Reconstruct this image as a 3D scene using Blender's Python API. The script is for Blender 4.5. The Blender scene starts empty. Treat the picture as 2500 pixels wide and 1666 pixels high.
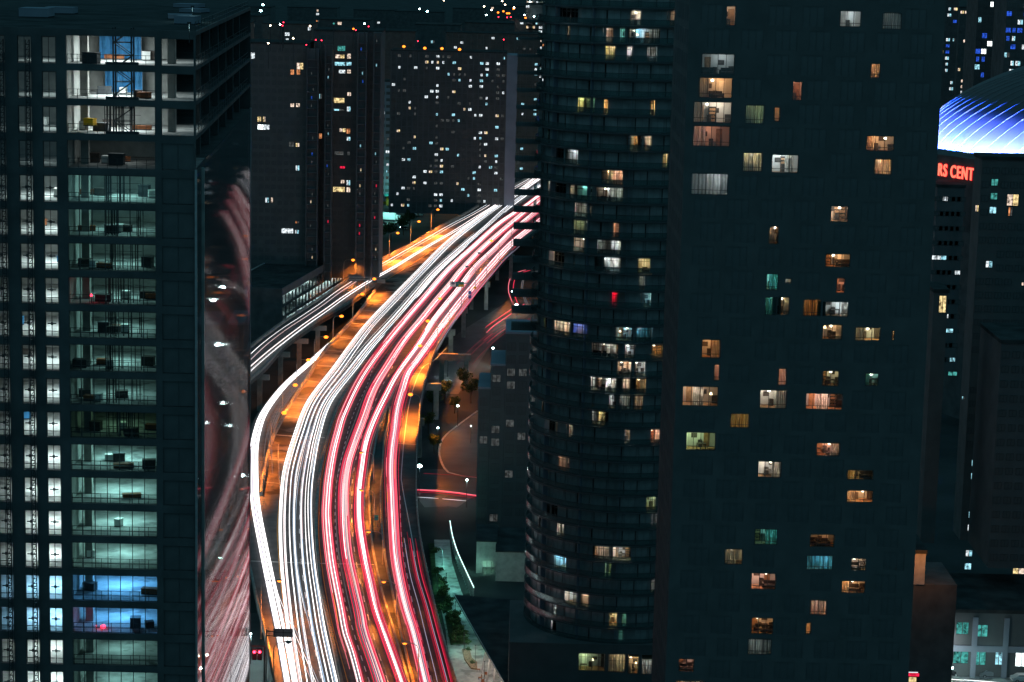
import bpy, bmesh, math, random
from mathutils import Vector, Matrix
from mathutils.geometry import tessellate_polygon
random.seed(7)
S = bpy.context.scene
COL = S.collection

# ---------------------------------------------------------------- camera
FPX, PITCH, ROLL, EYE = 5500.0, math.radians(10.0), 0.023, 137.0
CF = Vector((0, math.cos(PITCH), -math.sin(PITCH)))
R0, U0 = Vector((1, 0, 0)), Vector((0, math.sin(PITCH), math.cos(PITCH)))
CR = R0*math.cos(ROLL) + U0*math.sin(ROLL)
CU = -R0*math.sin(ROLL) + U0*math.cos(ROLL)
CAM = Vector((0, 0, EYE))
cam_d = bpy.data.cameras.new('camera')
cam_d.sensor_width = 36.0
cam_d.lens = 36.0*FPX/2500.0
cam_d.clip_start, cam_d.clip_end = 1.0, 40000.0
cam = bpy.data.objects.new('camera', cam_d)
COL.objects.link(cam)
m = Matrix((CR, CU, -CF)).transposed().to_4x4()
m.translation = CAM
cam.matrix_world = m
S.camera = cam

# ---------------------------------------------------------------- night sky, added fill sun, exposure
W = bpy.data.worlds.new('World')
S.world = W
W.use_nodes = True
nt = W.node_tree
nt.nodes.clear()
wo = nt.nodes.new('ShaderNodeOutputWorld')
sky = nt.nodes.new('ShaderNodeTexSky')
sky.sky_type = 'NISHITA'
sky.sun_disc = False
sky.sun_elevation = math.radians(-4)
sky.sun_rotation = math.radians(200)
b1 = nt.nodes.new('ShaderNodeBackground')
b1.inputs[1].default_value = 0.05
nt.links.new(sky.outputs[0], b1.inputs[0])
b2 = nt.nodes.new('ShaderNodeBackground')          # the even glow of a city night
b2.inputs[0].default_value = (0.20, 0.68, 0.90, 1)
b2.inputs[1].default_value = 0.21
ad = nt.nodes.new('ShaderNodeAddShader')
nt.links.new(b1.outputs[0], ad.inputs[0])
nt.links.new(b2.outputs[0], ad.inputs[1])
nt.links.new(ad.outputs[0], wo.inputs[0])
sun_d = bpy.data.lights.new('fill_sun', 'SUN')  # weak cool sun added to give the facades form
sun_d.energy, sun_d.angle, sun_d.color = 0.012, math.radians(10), (0.6, 0.85, 1.0)
sun = bpy.data.objects.new('fill_sun', sun_d)
sun.rotation_euler = (math.radians(40), 0, math.radians(-40))
COL.objects.link(sun)
vs = S.view_settings
vs.view_transform, vs.look, vs.exposure, vs.gamma = 'Standard', 'None', 0.0, 1.0
vs.use_curve_mapping = False
S.cycles.max_bounces = 6
S.cycles.transparent_max_bounces = 12
S.cycles.sample_clamp_indirect = 3.0
S.cycles.caustics_reflective = False
S.cycles.caustics_refractive = False
try: S.cycles.use_light_tree = True
except Exception: pass

def P(px, py, z=None, y=None):
    """photo pixel -> world point on the level z or on the plane at distance y"""
    d = CF*FPX + CR*(px-1250.0) - CU*(py-833.0)
    t = (z-EYE)/d.z if z is not None else y/d.y
    return CAM + d*t

# ---------------------------------------------------------------- mesh helper
class B:
    def __init__(s): s.v, s.f, s.m = [], [], []
    def add(s, vs, fs, mi=0):
        o = len(s.v); s.v += [tuple(v) for v in vs]
        for q in fs: s.f.append(tuple(o+i for i in q)); s.m.append(mi)
    def box(s, x0, x1, y0, y1, z0, z1, mi=0):
        s.add([(x0,y0,z0),(x1,y0,z0),(x1,y1,z0),(x0,y1,z0),(x0,y0,z1),(x1,y0,z1),(x1,y1,z1),(x0,y1,z1)],
              [(0,3,2,1),(4,5,6,7),(0,1,5,4),(1,2,6,5),(2,3,7,6),(3,0,4,7)], mi)
        return s
    def beam(s, p, q, w, h=None, mi=0):
        p, q = Vector(p), Vector(q); h = h or w
        d = (q-p).normalized()
        up = Vector((0,0,1)) if abs(d.z) < .95 else Vector((1,0,0))
        a = d.cross(up).normalized()*w/2; b = a.cross(d).normalized()*h/2
        s.add([p-a-b,p+a-b,p+a+b,p-a+b,q-a-b,q+a-b,q+a+b,q-a+b],
              [(3,2,1,0),(4,5,6,7),(0,1,5,4),(1,2,6,5),(2,3,7,6),(3,0,4,7)], mi)
        return s
    def tube(s, pts, r, n=6, mi=0):
        pts = [Vector(p) for p in pts]; rings = []
        for i, p in enumerate(pts):
            d = (pts[min(i+1,len(pts)-1)]-pts[max(i-1,0)]).normalized()
            up = Vector((0,0,1)) if abs(d.z) < .9 else Vector((1,0,0))
            a = d.cross(up).normalized(); b = a.cross(d)
            rr = r[i] if isinstance(r, (list,tuple)) else r
            rings.append([p+(a*math.cos(2*math.pi*k/n)+b*math.sin(2*math.pi*k/n))*rr for k in range(n)])
        vs = [v for g in rings for v in g]; fs = []
        for i in range(len(rings)-1):
            for k in range(n):
                fs.append((i*n+k, i*n+(k+1)%n, (i+1)*n+(k+1)%n, (i+1)*n+k))
        fs.append(tuple(reversed(range(n)))); fs.append(tuple((len(rings)-1)*n+k for k in range(n)))
        s.add(vs, fs, mi); return s
    def quad(s, a, b, c, d, mi=0): s.add([a,b,c,d], [(0,1,2,3)], mi); return s
    def prism(s, poly, z0, z1, mi=0):
        """poly: plan points (x, y); vertical sides, flat top and bottom"""
        n = len(poly); t = tessellate_polygon([[Vector((p[0],p[1],0)) for p in poly]])
        vs = [(p[0],p[1],z0) for p in poly]+[(p[0],p[1],z1) for p in poly]
        fs = [tuple(i+n for i in q) for q in t]+[tuple(q) for q in t]
        fs += [(i,(i+1)%n,n+(i+1)%n,n+i) for i in range(n)]
        s.add(vs, fs, mi); return s
    def ell(s, c, rx, ry, rz, nu=10, nv=6, mi=0):
        vs, fs = [], []
        for j in range(nv+1):
            t = math.pi*j/nv
            for i in range(nu):
                u = 2*math.pi*i/nu
                vs.append((c[0]+rx*math.sin(t)*math.cos(u), c[1]+ry*math.sin(t)*math.sin(u), c[2]+rz*math.cos(t)))
        for j in range(nv):
            for i in range(nu): fs.append((j*nu+i,(j+1)*nu+i,(j+1)*nu+(i+1)%nu,j*nu+(i+1)%nu))
        s.add(vs, fs, mi); return s
    def mesh(s, name, mats):
        me = bpy.data.meshes.new(name); me.from_pydata(s.v, [], s.f)
        if not isinstance(mats, (list,tuple)): mats = [mats]
        for q in mats: me.materials.append(q)
        if any(s.m): me.polygons.foreach_set('material_index', s.m)
        me.update(); return me
    def build(s, name, mats, parent=None, loc=(0,0,0), rz=0, recalc=True):
        me = s.mesh(name, mats)
        if recalc:
            bm = bmesh.new(); bm.from_mesh(me); bmesh.ops.recalc_face_normals(bm, faces=bm.faces); bm.to_mesh(me); bm.free()
        return put(name, me, parent, loc, rz)

def put(name, data, parent=None, loc=(0,0,0), rz=0, sc=None):
    o = bpy.data.objects.new(name, data); COL.objects.link(o)
    o.parent = parent; o.location = loc; o.rotation_euler = (0,0,rz)
    if sc: o.scale = sc
    return o
def tag(o, label=None, cat=None, group=None, kind=None):
    if label: o['label'] = label
    if cat: o['category'] = cat
    if group: o['group'] = group
    if kind: o['kind'] = kind
    return o
def thing(name, label, cat, loc=(0,0,0), rz=0, group=None):
    return tag(put(name, None, None, loc, rz), label, cat, group)
def copy_tree(o, parent=None):
    c = o.copy(); COL.objects.link(c); c.parent = parent
    for ch in list(o.children): copy_tree(ch, c)
    return c
def lamp(name, kind, energy, col, parent, loc, rot=(0,0,0), **kw):
    d = bpy.data.lights.new(name, kind); d.energy = energy; d.color = col
    for k, v in kw.items(): setattr(d, k, v)
    o = put(name, d, parent, loc); o.rotation_euler = rot; return o
ORD = ['top','second','third','fourth','fifth','sixth','seventh','eighth','ninth','tenth','eleventh','twelfth','thirteenth','fourteenth','fifteenth','sixteenth','seventeenth','eighteenth','nineteenth','twentieth']
def rel(o, p): return Vector(p)-o.location

# ---------------------------------------------------------------- materials
def mat(name, base, rough=0.8, metal=0.0, var=0.25, scale=0.5, spec=0.2, bump=0.0, stain=None, coords='Object'):
    M = bpy.data.materials.new(name); M.use_nodes = True
    t = M.node_tree; p = t.nodes['Principled BSDF']
    p.inputs['Roughness'].default_value = rough; p.inputs['Metallic'].default_value = metal
    p.inputs['Specular IOR Level'].default_value = spec
    tc = t.nodes.new('ShaderNodeTexCoord')
    n = t.nodes.new('ShaderNodeTexNoise'); n.inputs['Scale'].default_value = scale; n.inputs['Detail'].default_value = 6
    t.links.new(tc.outputs[coords], n.inputs['Vector'])
    r = t.nodes.new('ShaderNodeValToRGB')
    r.color_ramp.elements[0].position, r.color_ramp.elements[1].position = .3, .7
    r.color_ramp.elements[0].color = tuple(c*(1-var) for c in base)+(1,)
    r.color_ramp.elements[1].color = tuple(min(1,c*(1+var)) for c in base)+(1,)
    t.links.new(n.outputs['Fac'], r.inputs['Fac'])
    out = r.outputs['Color']
    if stain:
        n2 = t.nodes.new('ShaderNodeTexNoise'); n2.inputs['Scale'].default_value = stain[1]; n2.inputs['Detail'].default_value = 4
        t.links.new(tc.outputs[coords], n2.inputs['Vector'])
        r2 = t.nodes.new('ShaderNodeValToRGB'); r2.color_ramp.elements[0].position = stain[2]; r2.color_ramp.elements[1].position = stain[2]+.08
        t.links.new(n2.outputs['Fac'], r2.inputs['Fac'])
        mx = t.nodes.new('ShaderNodeMixRGB'); mx.inputs[2].default_value = stain[0]+(1,)
        t.links.new(r2.outputs['Color'], mx.inputs[0]); t.links.new(out, mx.inputs[1]); out = mx.outputs[0]
    t.links.new(out, p.inputs['Base Color'])
    if bump:
        bp = t.nodes.new('ShaderNodeBump'); bp.inputs['Strength'].default_value = bump
        t.links.new(n.outputs['Fac'], bp.inputs['Height']); t.links.new(bp.outputs[0], p.inputs['Normal'])
    return M
def emis(name, col, s, var=0.0, scale=3.0):
    M = bpy.data.materials.new(name); M.use_nodes = True; t = M.node_tree; t.nodes.clear()
    o = t.nodes.new('ShaderNodeOutputMaterial'); e = t.nodes.new('ShaderNodeEmission')
    e.inputs[0].default_value = tuple(col)+(1,); e.inputs[1].default_value = s
    if var:
        tc = t.nodes.new('ShaderNodeTexCoord'); oi = t.nodes.new('ShaderNodeObjectInfo')
        ad = t.nodes.new('ShaderNodeVectorMath'); ad.operation = 'ADD'
        mu = t.nodes.new('ShaderNodeMath'); mu.operation = 'MULTIPLY'; mu.inputs[1].default_value = 91.0
        t.links.new(oi.outputs['Random'], mu.inputs[0]); t.links.new(tc.outputs['Object'], ad.inputs[0]); t.links.new(mu.outputs[0], ad.inputs[1])
        n = t.nodes.new('ShaderNodeTexNoise'); n.inputs['Scale'].default_value = scale; n.inputs['Detail'].default_value = 3
        t.links.new(ad.outputs[0], n.inputs['Vector'])
        mr = t.nodes.new('ShaderNodeMapRange'); mr.inputs[1].default_value = .32; mr.inputs[2].default_value = .68
        mr.inputs[3].default_value = s*(1-var); mr.inputs[4].default_value = s*(1+var)
        t.links.new(n.outputs['Fac'], mr.inputs[0]); t.links.new(mr.outputs[0], e.inputs[1])
    t.links.new(e.outputs[0], o.inputs[0]); return M
def glass(name, tint=(1,1,1), refl=0.12, rough=0.02, veil=0.0, fk=1.0):
    M = bpy.data.materials.new(name); M.use_nodes = True; t = M.node_tree; t.nodes.clear()
    o = t.nodes.new('ShaderNodeOutputMaterial'); tr = t.nodes.new('ShaderNodeBsdfTransparent'); g = t.nodes.new('ShaderNodeBsdfGlossy')
    tr.inputs[0].default_value = tuple(tint)+(1,); g.inputs['Roughness'].default_value = rough
    fr = t.nodes.new('ShaderNodeFresnel'); fr.inputs[0].default_value = 1.35
    mu = t.nodes.new('ShaderNodeMath'); mu.operation = 'MULTIPLY_ADD'; mu.inputs[1].default_value = 1.0; mu.inputs[2].default_value = refl*.2
    mu.inputs[1].default_value = fk; t.links.new(fr.outputs[0], mu.inputs[0])
    mx = t.nodes.new('ShaderNodeMixShader'); t.links.new(mu.outputs[0], mx.inputs[0])
    src = tr
    if veil:                                                       # tinted laminate with a diffuse veil that brightens the dark recess
        df = t.nodes.new('ShaderNodeBsdfDiffuse'); df.inputs[0].default_value = (.16,.18,.18,1); src = t.nodes.new('ShaderNodeMixShader'); src.inputs[0].default_value = veil
        t.links.new(tr.outputs[0], src.inputs[1]); t.links.new(df.outputs[0], src.inputs[2])
    t.links.new(src.outputs[0], mx.inputs[1]); t.links.new(g.outputs[0], mx.inputs[2]); t.links.new(mx.outputs[0], o.inputs[0])
    return M
def curtainmat(name, col):
    M = bpy.data.materials.new(name); M.use_nodes = True; t = M.node_tree; t.nodes.clear()
    o = t.nodes.new('ShaderNodeOutputMaterial'); d = t.nodes.new('ShaderNodeBsdfDiffuse'); l = t.nodes.new('ShaderNodeBsdfTranslucent'); tr = t.nodes.new('ShaderNodeBsdfTransparent')
    tc = t.nodes.new('ShaderNodeTexCoord'); w = t.nodes.new('ShaderNodeTexWave'); w.inputs['Scale'].default_value = 3.0; w.inputs['Distortion'].default_value = 1.5
    t.links.new(tc.outputs['Object'], w.inputs['Vector'])
    r = t.nodes.new('ShaderNodeValToRGB'); r.color_ramp.elements[0].color = tuple(c*.55 for c in col)+(1,); r.color_ramp.elements[1].color = tuple(col)+(1,)
    t.links.new(w.outputs['Fac'], r.inputs[0])
    for q in (d, l): t.links.new(r.outputs[0], q.inputs[0])
    m1 = t.nodes.new('ShaderNodeMixShader'); m1.inputs[0].default_value = .6; m2 = t.nodes.new('ShaderNodeMixShader'); m2.inputs[0].default_value = .2
    t.links.new(d.outputs[0], m1.inputs[1]); t.links.new(l.outputs[0], m1.inputs[2]); t.links.new(m1.outputs[0], m2.inputs[1]); t.links.new(tr.outputs[0], m2.inputs[2])
    t.links.new(m2.outputs[0], o.inputs[0]); return M
K = {}
K['asphalt'] = mat('asphalt', (.07,.068,.068), .75, var=.35, scale=.35, spec=.35, bump=.05)
K['worn_deck'] = mat('worn_deck', (.17,.15,.13), .9, var=.5, scale=.22, stain=((.045,.04,.035), .11, .47))
K['concrete'] = mat('concrete', (.30,.29,.27), .85, var=.25, scale=.6, bump=.1)
K['pale_concrete'] = mat('pale_concrete', (.42,.42,.40), .85, var=.2, scale=.8)
K['ground'] = mat('ground', (.055,.06,.06), .95, var=.4, scale=.04, spec=.05)
K['street'] = mat('street', (.07,.07,.072), .7, var=.3, scale=.15, spec=.3)
K['paving'] = mat('paving', (.33,.34,.34), .7, var=.35, scale=.5, spec=.3, stain=((.16,.17,.17), .35, .54))
K['grass'] = mat('grass', (.035,.06,.03), .95, var=.5, scale=.8, spec=.05)
K['white_paint'] = mat('white_paint', (.75,.75,.75), .6, var=.15, scale=3)
K['orange_paint'] = mat('orange_paint', (.72,.32,.05), .6, var=.2, scale=3)
K['yellow_paint'] = mat('yellow_paint', (.80,.5,.04), .6, var=.2, scale=3)
K['steel'] = mat('steel', (.45,.45,.46), .45, .6, var=.15, scale=2)
K['pole'] = mat('pole', (.32,.31,.30), .5, .3, var=.15, scale=2)
K['dark_metal'] = mat('dark_metal', (.05,.055,.06), .5, .3, var=.2, scale=2)
K['dark_wall'] = mat('dark_wall', (.105,.108,.11), .85, var=.25, scale=.3, spec=.1)
K['tower_wall'] = mat('tower_wall', (.125,.125,.125), .85, var=.14, scale=.3, spec=.08)
K['dark_frame'] = mat('dark_frame', (.12,.12,.12), .8, var=.2)
K['recess_wall'] = mat('recess_wall', (.30,.30,.30), .85, var=.25, scale=.4, spec=.08)  # paler tone offsets the shade behind the balcony rings
K['recess_glass'] = mat('recess_glass', (.36,.37,.37), .25, var=.3, scale=.4, spec=.3)  # pane tone raised to make up for the balcony shade
K['grey_wall'] = mat('grey_wall', (.12,.125,.13), .85, var=.15, scale=.2, spec=.1)
K['pale_wall'] = mat('pale_wall', (.24,.26,.31), .85, var=.1, scale=.2, spec=.1)
K['roof'] = mat('roof', (.05,.055,.056), .95, var=.4, scale=.25, spec=.03)
K['dark_glass'] = mat('dark_glass', (.118,.12,.122), .25, var=.2, scale=.3, spec=.3)
K['balustrade'] = mat('balustrade', (.05,.07,.075), .25, var=.2, scale=.3, spec=.3)
K['frame'] = mat('frame', (.075,.078,.08), .5, var=.2, scale=2)
K['slab'] = mat('slab', (.36,.36,.35), .8, var=.3, scale=.5, stain=((.2,.2,.2), .35, .56))
K['ribbed'] = mat('ribbed', (.36,.34,.38), .03, 1.0, var=.1, scale=.4)
K['room'] = mat('room', (.62,.60,.57), .9, var=.06, scale=.8)
K['wood_floor'] = mat('wood_floor', (.34,.19,.10), .5, var=.3, scale=2)
K['furniture'] = mat('furniture', (.06,.05,.045), .7, var=.3, scale=2)
K['leaf'] = mat('leaf', (.05,.085,.035), .8, var=.6, scale=1.2, spec=.1)
K['bark'] = mat('bark', (.07,.05,.035), .9, var=.3, scale=4)
K['pane'] = glass('pane', (.93,.97,.97))
K['sheer'] = curtainmat('sheer', (.72,.70,.66)); K['teal_curtain'] = curtainmat('teal_curtain', (.25,.55,.58)); K['ochre_curtain'] = curtainmat('ochre_curtain', (.6,.42,.2))
E_LAMP = emis('sodium_lens', (1,.23,.022), 3.6); E_WLAMP = emis('white_lens', (.7,1,1), 35); E_RED = emis('red_lens', (1,.02,.05), 14)

def curve(pts, step=None, n=None):
    """Catmull-Rom through the points, resampled"""
    pts = [Vector(p) for p in pts]; out = []
    for i in range(len(pts)-1):
        a, b, c, d = pts[max(i-1,0)], pts[i], pts[i+1], pts[min(i+2,len(pts)-1)]
        for k in range(12):
            t = k/12; out.append(.5*((2*b)+(c-a)*t+(2*a-5*b+4*c-d)*t*t+(3*b-a-3*c+d)*t**3))
    out.append(pts[-1])
    L = [0]
    for i in range(1,len(out)): L.append(L[-1]+(out[i]-out[i-1]).length)
    n = n or max(2, int(L[-1]/step)+1); res = []; j = 0
    for k in range(n):
        s = L[-1]*k/(n-1)
        while j < len(L)-2 and L[j+1] < s: j += 1
        f = (s-L[j])/max(1e-9, L[j+1]-L[j]); res.append(out[j].lerp(out[j+1], f))
    return res
def pc(px, z=12.0, step=6.0, n=None):
    return curve([P(x, y, z=z) for x, y in px], step, n)
def offset(c, d, dz=0.0):
    out = []
    for i, p in enumerate(c):
        t = (c[min(i+1,len(c)-1)]-c[max(i-1,0)]); t.z = 0; t.normalize()
        dd = d[i] if isinstance(d, list) else d
        out.append(p+Vector((t.y,-t.x,0))*dd+Vector((0,0,dz)))
    return out
def ribbon(c, w, dz, b=None):
    """flat strip of width w along c"""
    b = b or B(); l, r = offset(c, -w/2, dz), offset(c, w/2, dz)
    n = len(c); b.add(l+r, [(i, n+i, n+i+1, i+1) for i in range(n-1)]); return b
def wallstrip(c, w, h, z0=0.0, b=None):
    b = b or B(); l, r = offset(c, -w/2), offset(c, w/2); n = len(c)
    vs = [p+Vector((0,0,z0)) for p in l]+[p+Vector((0,0,z0)) for p in r]+[p+Vector((0,0,z0+h)) for p in l]+[p+Vector((0,0,z0+h)) for p in r]
    fs = []
    for i in range(n-1):
        fs += [(i,i+1,2*n+i+1,2*n+i),(n+i+1,n+i,3*n+i,3*n+i+1),(2*n+i,2*n+i+1,3*n+i+1,3*n+i)]
    fs += [(0,2*n,3*n,n),(n-1,2*n-1,4*n-1,3*n-1)]
    b.add(vs, fs); return b
# ================================================================ ground and expressway
g = B(); g.quad((-9000,-600,0),(9000,-600,0),(9000,26000,0),(-9000,26000,0))
tag(g.build('ground', K['ground']), kind='structure')

OUT = [(1345,407),(1310,424),(1281,441),(1251,456),(1190,491),(1128,528),(1082,552),(1052,569),(1001,600),(960,621),(891,660),(839,692),(796,721),(753,750),(707,779),(661,812),(609,851),(560,893),(520,935)]
INN = [(548,1010),(590,950),(646,900),(692,848),(738,813),(784,782),(845,747),(872,727),(900,709),(915,700)]
PLZ = [(915,712),(903,729),(875,767),(830,818),(799,851),(768,894),(763,906),(722,969),(688,1027),(661,1084),(646,1150),(636,1210)]
LFT = [(560,1212),(578,1300),(606,1380),(622,1450),(637,1510),(651,1570),(664,1630),(677,1690),(690,1760)]
RED = [(1345,536),(1300,570),(1268,596),(1197,674),(1151,718),(1127,755),(1096,802),(1068,852),(1050,902),(1035,957),(1027,1010),(1021,1084),(1019,1156),(1019,1217),(1024,1279),(1030,1324),(1043,1390),(1061,1472),(1083,1558),(1102,1627),(1115,1666),(1140,1740)]
WLE = [(1139,560),(1082,609),(1027,660),(960,727),(900,787),(860,829),(820,887),(778,947),(751,996),(731,1051),(714,1092),(700,1131),(690,1171),(684,1210),(680,1244),(677,1299),(681,1366),(688,1443),(695,1487)]
MED = [(1340,452),(1290,488),(1266,503),(1228,528),(1190,562),(1144,604),(1088,660),(1053,700),(1007,746),(954,807),(900,880),(884,900),(855,945),(829,992),(806,1053),(784,1145),(775,1220),(772,1277),(774,1344),(779,1399),(785,1450),(806,1542),(832,1666),(848,1730)]
IRZ = [(812,842,4.5),(751,897,6),(702,941,7.2),(667,982,8.4),(641,1022,9.6),(627,1063,10.6),(620,1104,11.4),(619,1155,11.85),(620,1212,12)]
IRB = [(620,1212),(627,1266),(642,1344),(653,1399),(669,1476),(682,1538),(692,1594),(705,1666),(718,1740)]
ZD = 12.0
c_out, c_inn, c_plz, c_lft, c_red = pc(OUT), pc(INN), pc(PLZ), pc(LFT), pc(RED, step=4)
outline = [(p.x,p.y) for p in c_out+c_inn+c_plz+c_lft+list(reversed(c_red))]
tag(B().prism(outline, ZD-1.3, ZD).build('expressway_deck', K['asphalt']), kind='structure')
c_ir0 = curve([P(x,y,z=z) for x,y,z in IRZ], 4); c_ir = c_ir0+pc(IRB, step=4)[1:]
rb = B(); l, r = offset(c_ir0,-6.2), offset(c_ir0,2.1); n = len(l); dz = Vector((0,0,-.9))
rb.add(l+r+[p+dz for p in l]+[p+dz for p in r], [f for i in range(n-1) for f in ((i,n+i,n+i+1,i+1),(2*n+i,2*n+i+1,3*n+i+1,3*n+i),(i,i+1,2*n+i+1,2*n+i),(n+i,3*n+i,3*n+i+1,n+i+1))])
tag(rb.build('ramp_deck', K['asphalt']), kind='structure')

# worn closed strip between the ramp and the main road, with its concrete cross joints
c_wle = pc(WLE)
top = [P(x,y,z=ZD) for x,y in reversed(INN[6:])]                   # inner edge of the far ramp, upwards
gore = [P(x,y,z=ZD) for x,y in ((940,683),(960,670),(1021,632),(1082,592),(1130,563))]
poly = [(p.x,p.y) for p in c_plz]
poly = list(reversed(poly)) + [(p.x+.3,p.y) for p in gore] + [(p.x-.35,p.y) for p in c_wle if p.y > P(684,1215,z=ZD).y]
t = tessellate_polygon([[Vector((x,y,0)) for x,y in poly]])
w = B(); w.add([(x,y,ZD+.004) for x,y in poly], t)
tag(w.build('closed_strip', K['worn_deck']), kind='structure')
def xat(px, y):
    for (x0,y0),(x1,y1) in zip(px, px[1:]):
        if min(y0,y1) <= y <= max(y0,y1): return x0+(x1-x0)*(y-y0)/(y1-y0)
    return px[-1][0]
jb = B()
for y in (742,758,790,824,856,893,931,973,1018,1063,1122,1178):
    a, b_ = P(xat(PLZ,y)+3, y-1, z=ZD), P(xat(WLE,y+3)-3, y+3, z=ZD); ribbon([a,b_], .9, .008, jb)
for (x0,y0,x1,y1) in ((992,655,1030,640),(960,690,1000,690),(942,712,975,712),(1040,628,1060,630)):
    ribbon([P(x0,y0,z=ZD),P(x1,y1,z=ZD)], .8, .008, jb)
tag(jb.build('concrete_joints', K['concrete'], recalc=False), kind='structure')
c_wle2 = c_wle
ej = B()
for (x0,y0,x1,y1) in ((1029,603,1130,611),(920,729,1009,737),(767,891,876,899),(682,1063,793,1069),(612,1370,764,1376),(781,1376,920,1379),(1008,912,1046,914),(969,1083,1018,1086),(1228,505,1253,508),(712,817,730,818),(880,742,884,743)):
    ribbon([P(x0,y0,z=ZD),P(x1,y1,z=ZD)], .55, .010, ej)
tag(ej.build('expansion_joints', K['pale_concrete'], recalc=False), kind='structure')

# painted lines
D12 = [(1084,655),(1038,703),(990,762),(944,828),(916,885),(896,941),(865,1006),(847,1063),(833,1124),(822,1176),(819,1220),(818,1266),(822,1341),(831,1406),(843,1472),(863,1543),(889,1626),(914,1700)]
D23 = [(1120,660),(1068,730),(1010,810),(975,862),(949,916),(935,939),(902,1012),(886,1057),(869,1122),(861,1173),(859,1222),(860,1280),(865,1341),(875,1403),(891,1474),(909,1543),(939,1640),(960,1700)]
D45 = [(977,1211),(978,1271),(983,1341),(996,1417),(1009,1481),(1022,1536),(1055,1666),(1066,1710)]
DW = [(860,872),(826,918),(800,962),(775,1018),(757,1070),(742,1140),(734,1204),(731,1288),(735,1366),(745,1450),(757,1520),(772,1600),(788,1680)]
YEL = [(1300,486),(1230,534),(1147,607),(1092,660),(1010,752),(905,882),(860,945),(834,992),(811,1053),(789,1145),(781,1200),(778,1290),(780,1330),(788,1399),(798,1460),(814,1537),(849,1666),(862,1720)]
EXL = [(1090,850),(1060,880),(1029,902),(1002,973),(988,1063),(980,1155),(981,1178),(987,1215),(1002,1293),(1014,1360)]
YGR = [(943,1060),(935,1110),(933,1200),(935,1277),(943,1366),(957,1432),(979,1531),(1012,1666),(1022,1710)]
pb, yb = B(), B()
def dashes(px, on, off, b, wdt=.16):
    c = pc(px, step=1.0); i = 0; q = int(on); s_ = int(on+off)
    while i+q < len(c): ribbon(c[i:i+q+1], wdt, .008, b); i += s_
dashes(D12, 3, 3, pb); dashes(D23, 4, 8, pb); dashes(D45, 4, 4, pb, .2); dashes(DW, 4, 8, pb)
ribbon(pc(EXL, step=4), .2, .008, pb)
ribbon(pc(WLE, step=4)[6:], .18, .012, yb); ribbon(pc(YEL, step=4), .16, .008, yb); ribbon(pc(YGR, step=4), .16, .008, yb)
dashes([(985,1313),(988,1335),(992,1352)], 4, 4, yb, .25)
ribbon(pc([(1139,563),(1082,595),(1021,635),(962,672),(940,685)], step=4), .25, .012, yb)
tag(pb.build('white_road_lines', K['white_paint'], recalc=False), kind='structure')
tag(yb.build('orange_road_lines', K['orange_paint'], recalc=False), kind='structure')

# parapets, kerbs and barriers
def barrier(name, label, cat, c, w, h, m, z0=0.0, posts=None, rail=False):
    p0 = c[0]; t = thing(name, label, cat, p0)
    c2 = [p-p0 for p in c]
    wallstrip(c2, w, h, z0).build('wall', m, t)
    if rail:
        up = offset(c2, 0, z0+h+.35); B().tube(up, .06, 5).build('rail', K['pole'], t)
    if posts:
        pm = None
        for k, q in enumerate(curve(c2, posts)):
            if k > 240: break
            if pm is None: pm = B().box(-.14,.14,-.14,.14,-.9,.34+.0).mesh('post', K['concrete'])
            put('post', pm, t, q+Vector((0,0,z0+h)))
    return t
rp = [q for q in c_red if P(1140,1735,z=ZD).y-1 < q.y]
barrier('parapet_wall', 'long concrete parapet with small posts along the right edge of the expressway', 'parapet', offset(pc(RED,step=4), .25), .3, .85, K['concrete'], posts=3.2, rail=True)
barrier('parapet_wall', 'concrete parapet along the outer left edge of the far curving ramp', 'parapet', offset(c_out, -.2), .3, .85, K['concrete'], rail=True)
barrier('parapet_wall', 'concrete parapet on the inner edge of the far ramp, ending at the orange lit gore', 'parapet', offset(c_inn, .0), .3, .85, K['concrete'])
barrier('parapet_wall', 'wide concrete parapet between the closed worn strip and the bright white ramp', 'parapet', offset(c_plz, -.1), .7, .9, K['concrete'], rail=True)
barrier('parapet_wall', 'concrete parapet on the left edge of the expressway at the bottom of the view', 'parapet', offset(c_lft, -.1), .35, .9, K['concrete'])
barrier('parapet_wall', 'outer parapet of the bright white curved ramp', 'parapet', offset(c_ir0, -6.0), .3, .8, K['concrete'])
barrier('concrete_kerb', 'orange lit concrete kerb along the left edge of the white light carriageway', 'kerb', offset(c_wle, -.35), .35, .3, K['concrete'])
barrier('median_barrier', 'concrete median barrier between the white and the red light trails', 'barrier', pc(MED, step=4), .55, .95, K['concrete'])
GL = [(949,990),(935,1031),(922,1063),(914,1104),(906,1155),(901,1200),(906,1310),(918,1388),(936,1465),(956,1531),(995,1666),(1008,1710)]
GR = [(952,1000),(947,1043),(937,1084),(933,1155),(929,1200),(931,1277),(940,1366),(954,1432),(973,1531),(1005,1666),(1016,1710)]
barrier('gore_barrier', 'left concrete barrier of the gore that splits off the red exit lane', 'barrier', pc(GL, step=4), .4, .9, K['concrete'])
barrier('gore_barrier', 'right concrete barrier of the gore beside the red exit lane', 'barrier', pc(GR, step=4), .35, .9, K['concrete'])
gl, gr_ = [P(x,y,z=ZD) for x,y in GL[1:]], [P(x,y,z=ZD) for x,y in GR[1:]]
gb = B(); n = min(len(gl),len(gr_)); gb.add([p+Vector((.3,0,.02)) for p in gl[:n]]+[p+Vector((-.25,0,.02)) for p in gr_[:n]], [(i,n+i,n+i+1,i+1) for i in range(n-1)])
tag(gb.build('gore_gap_sheet', K['dark_wall'], recalc=False), kind='structure')  # dark sheet standing in for the black gap between the decks

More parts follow.
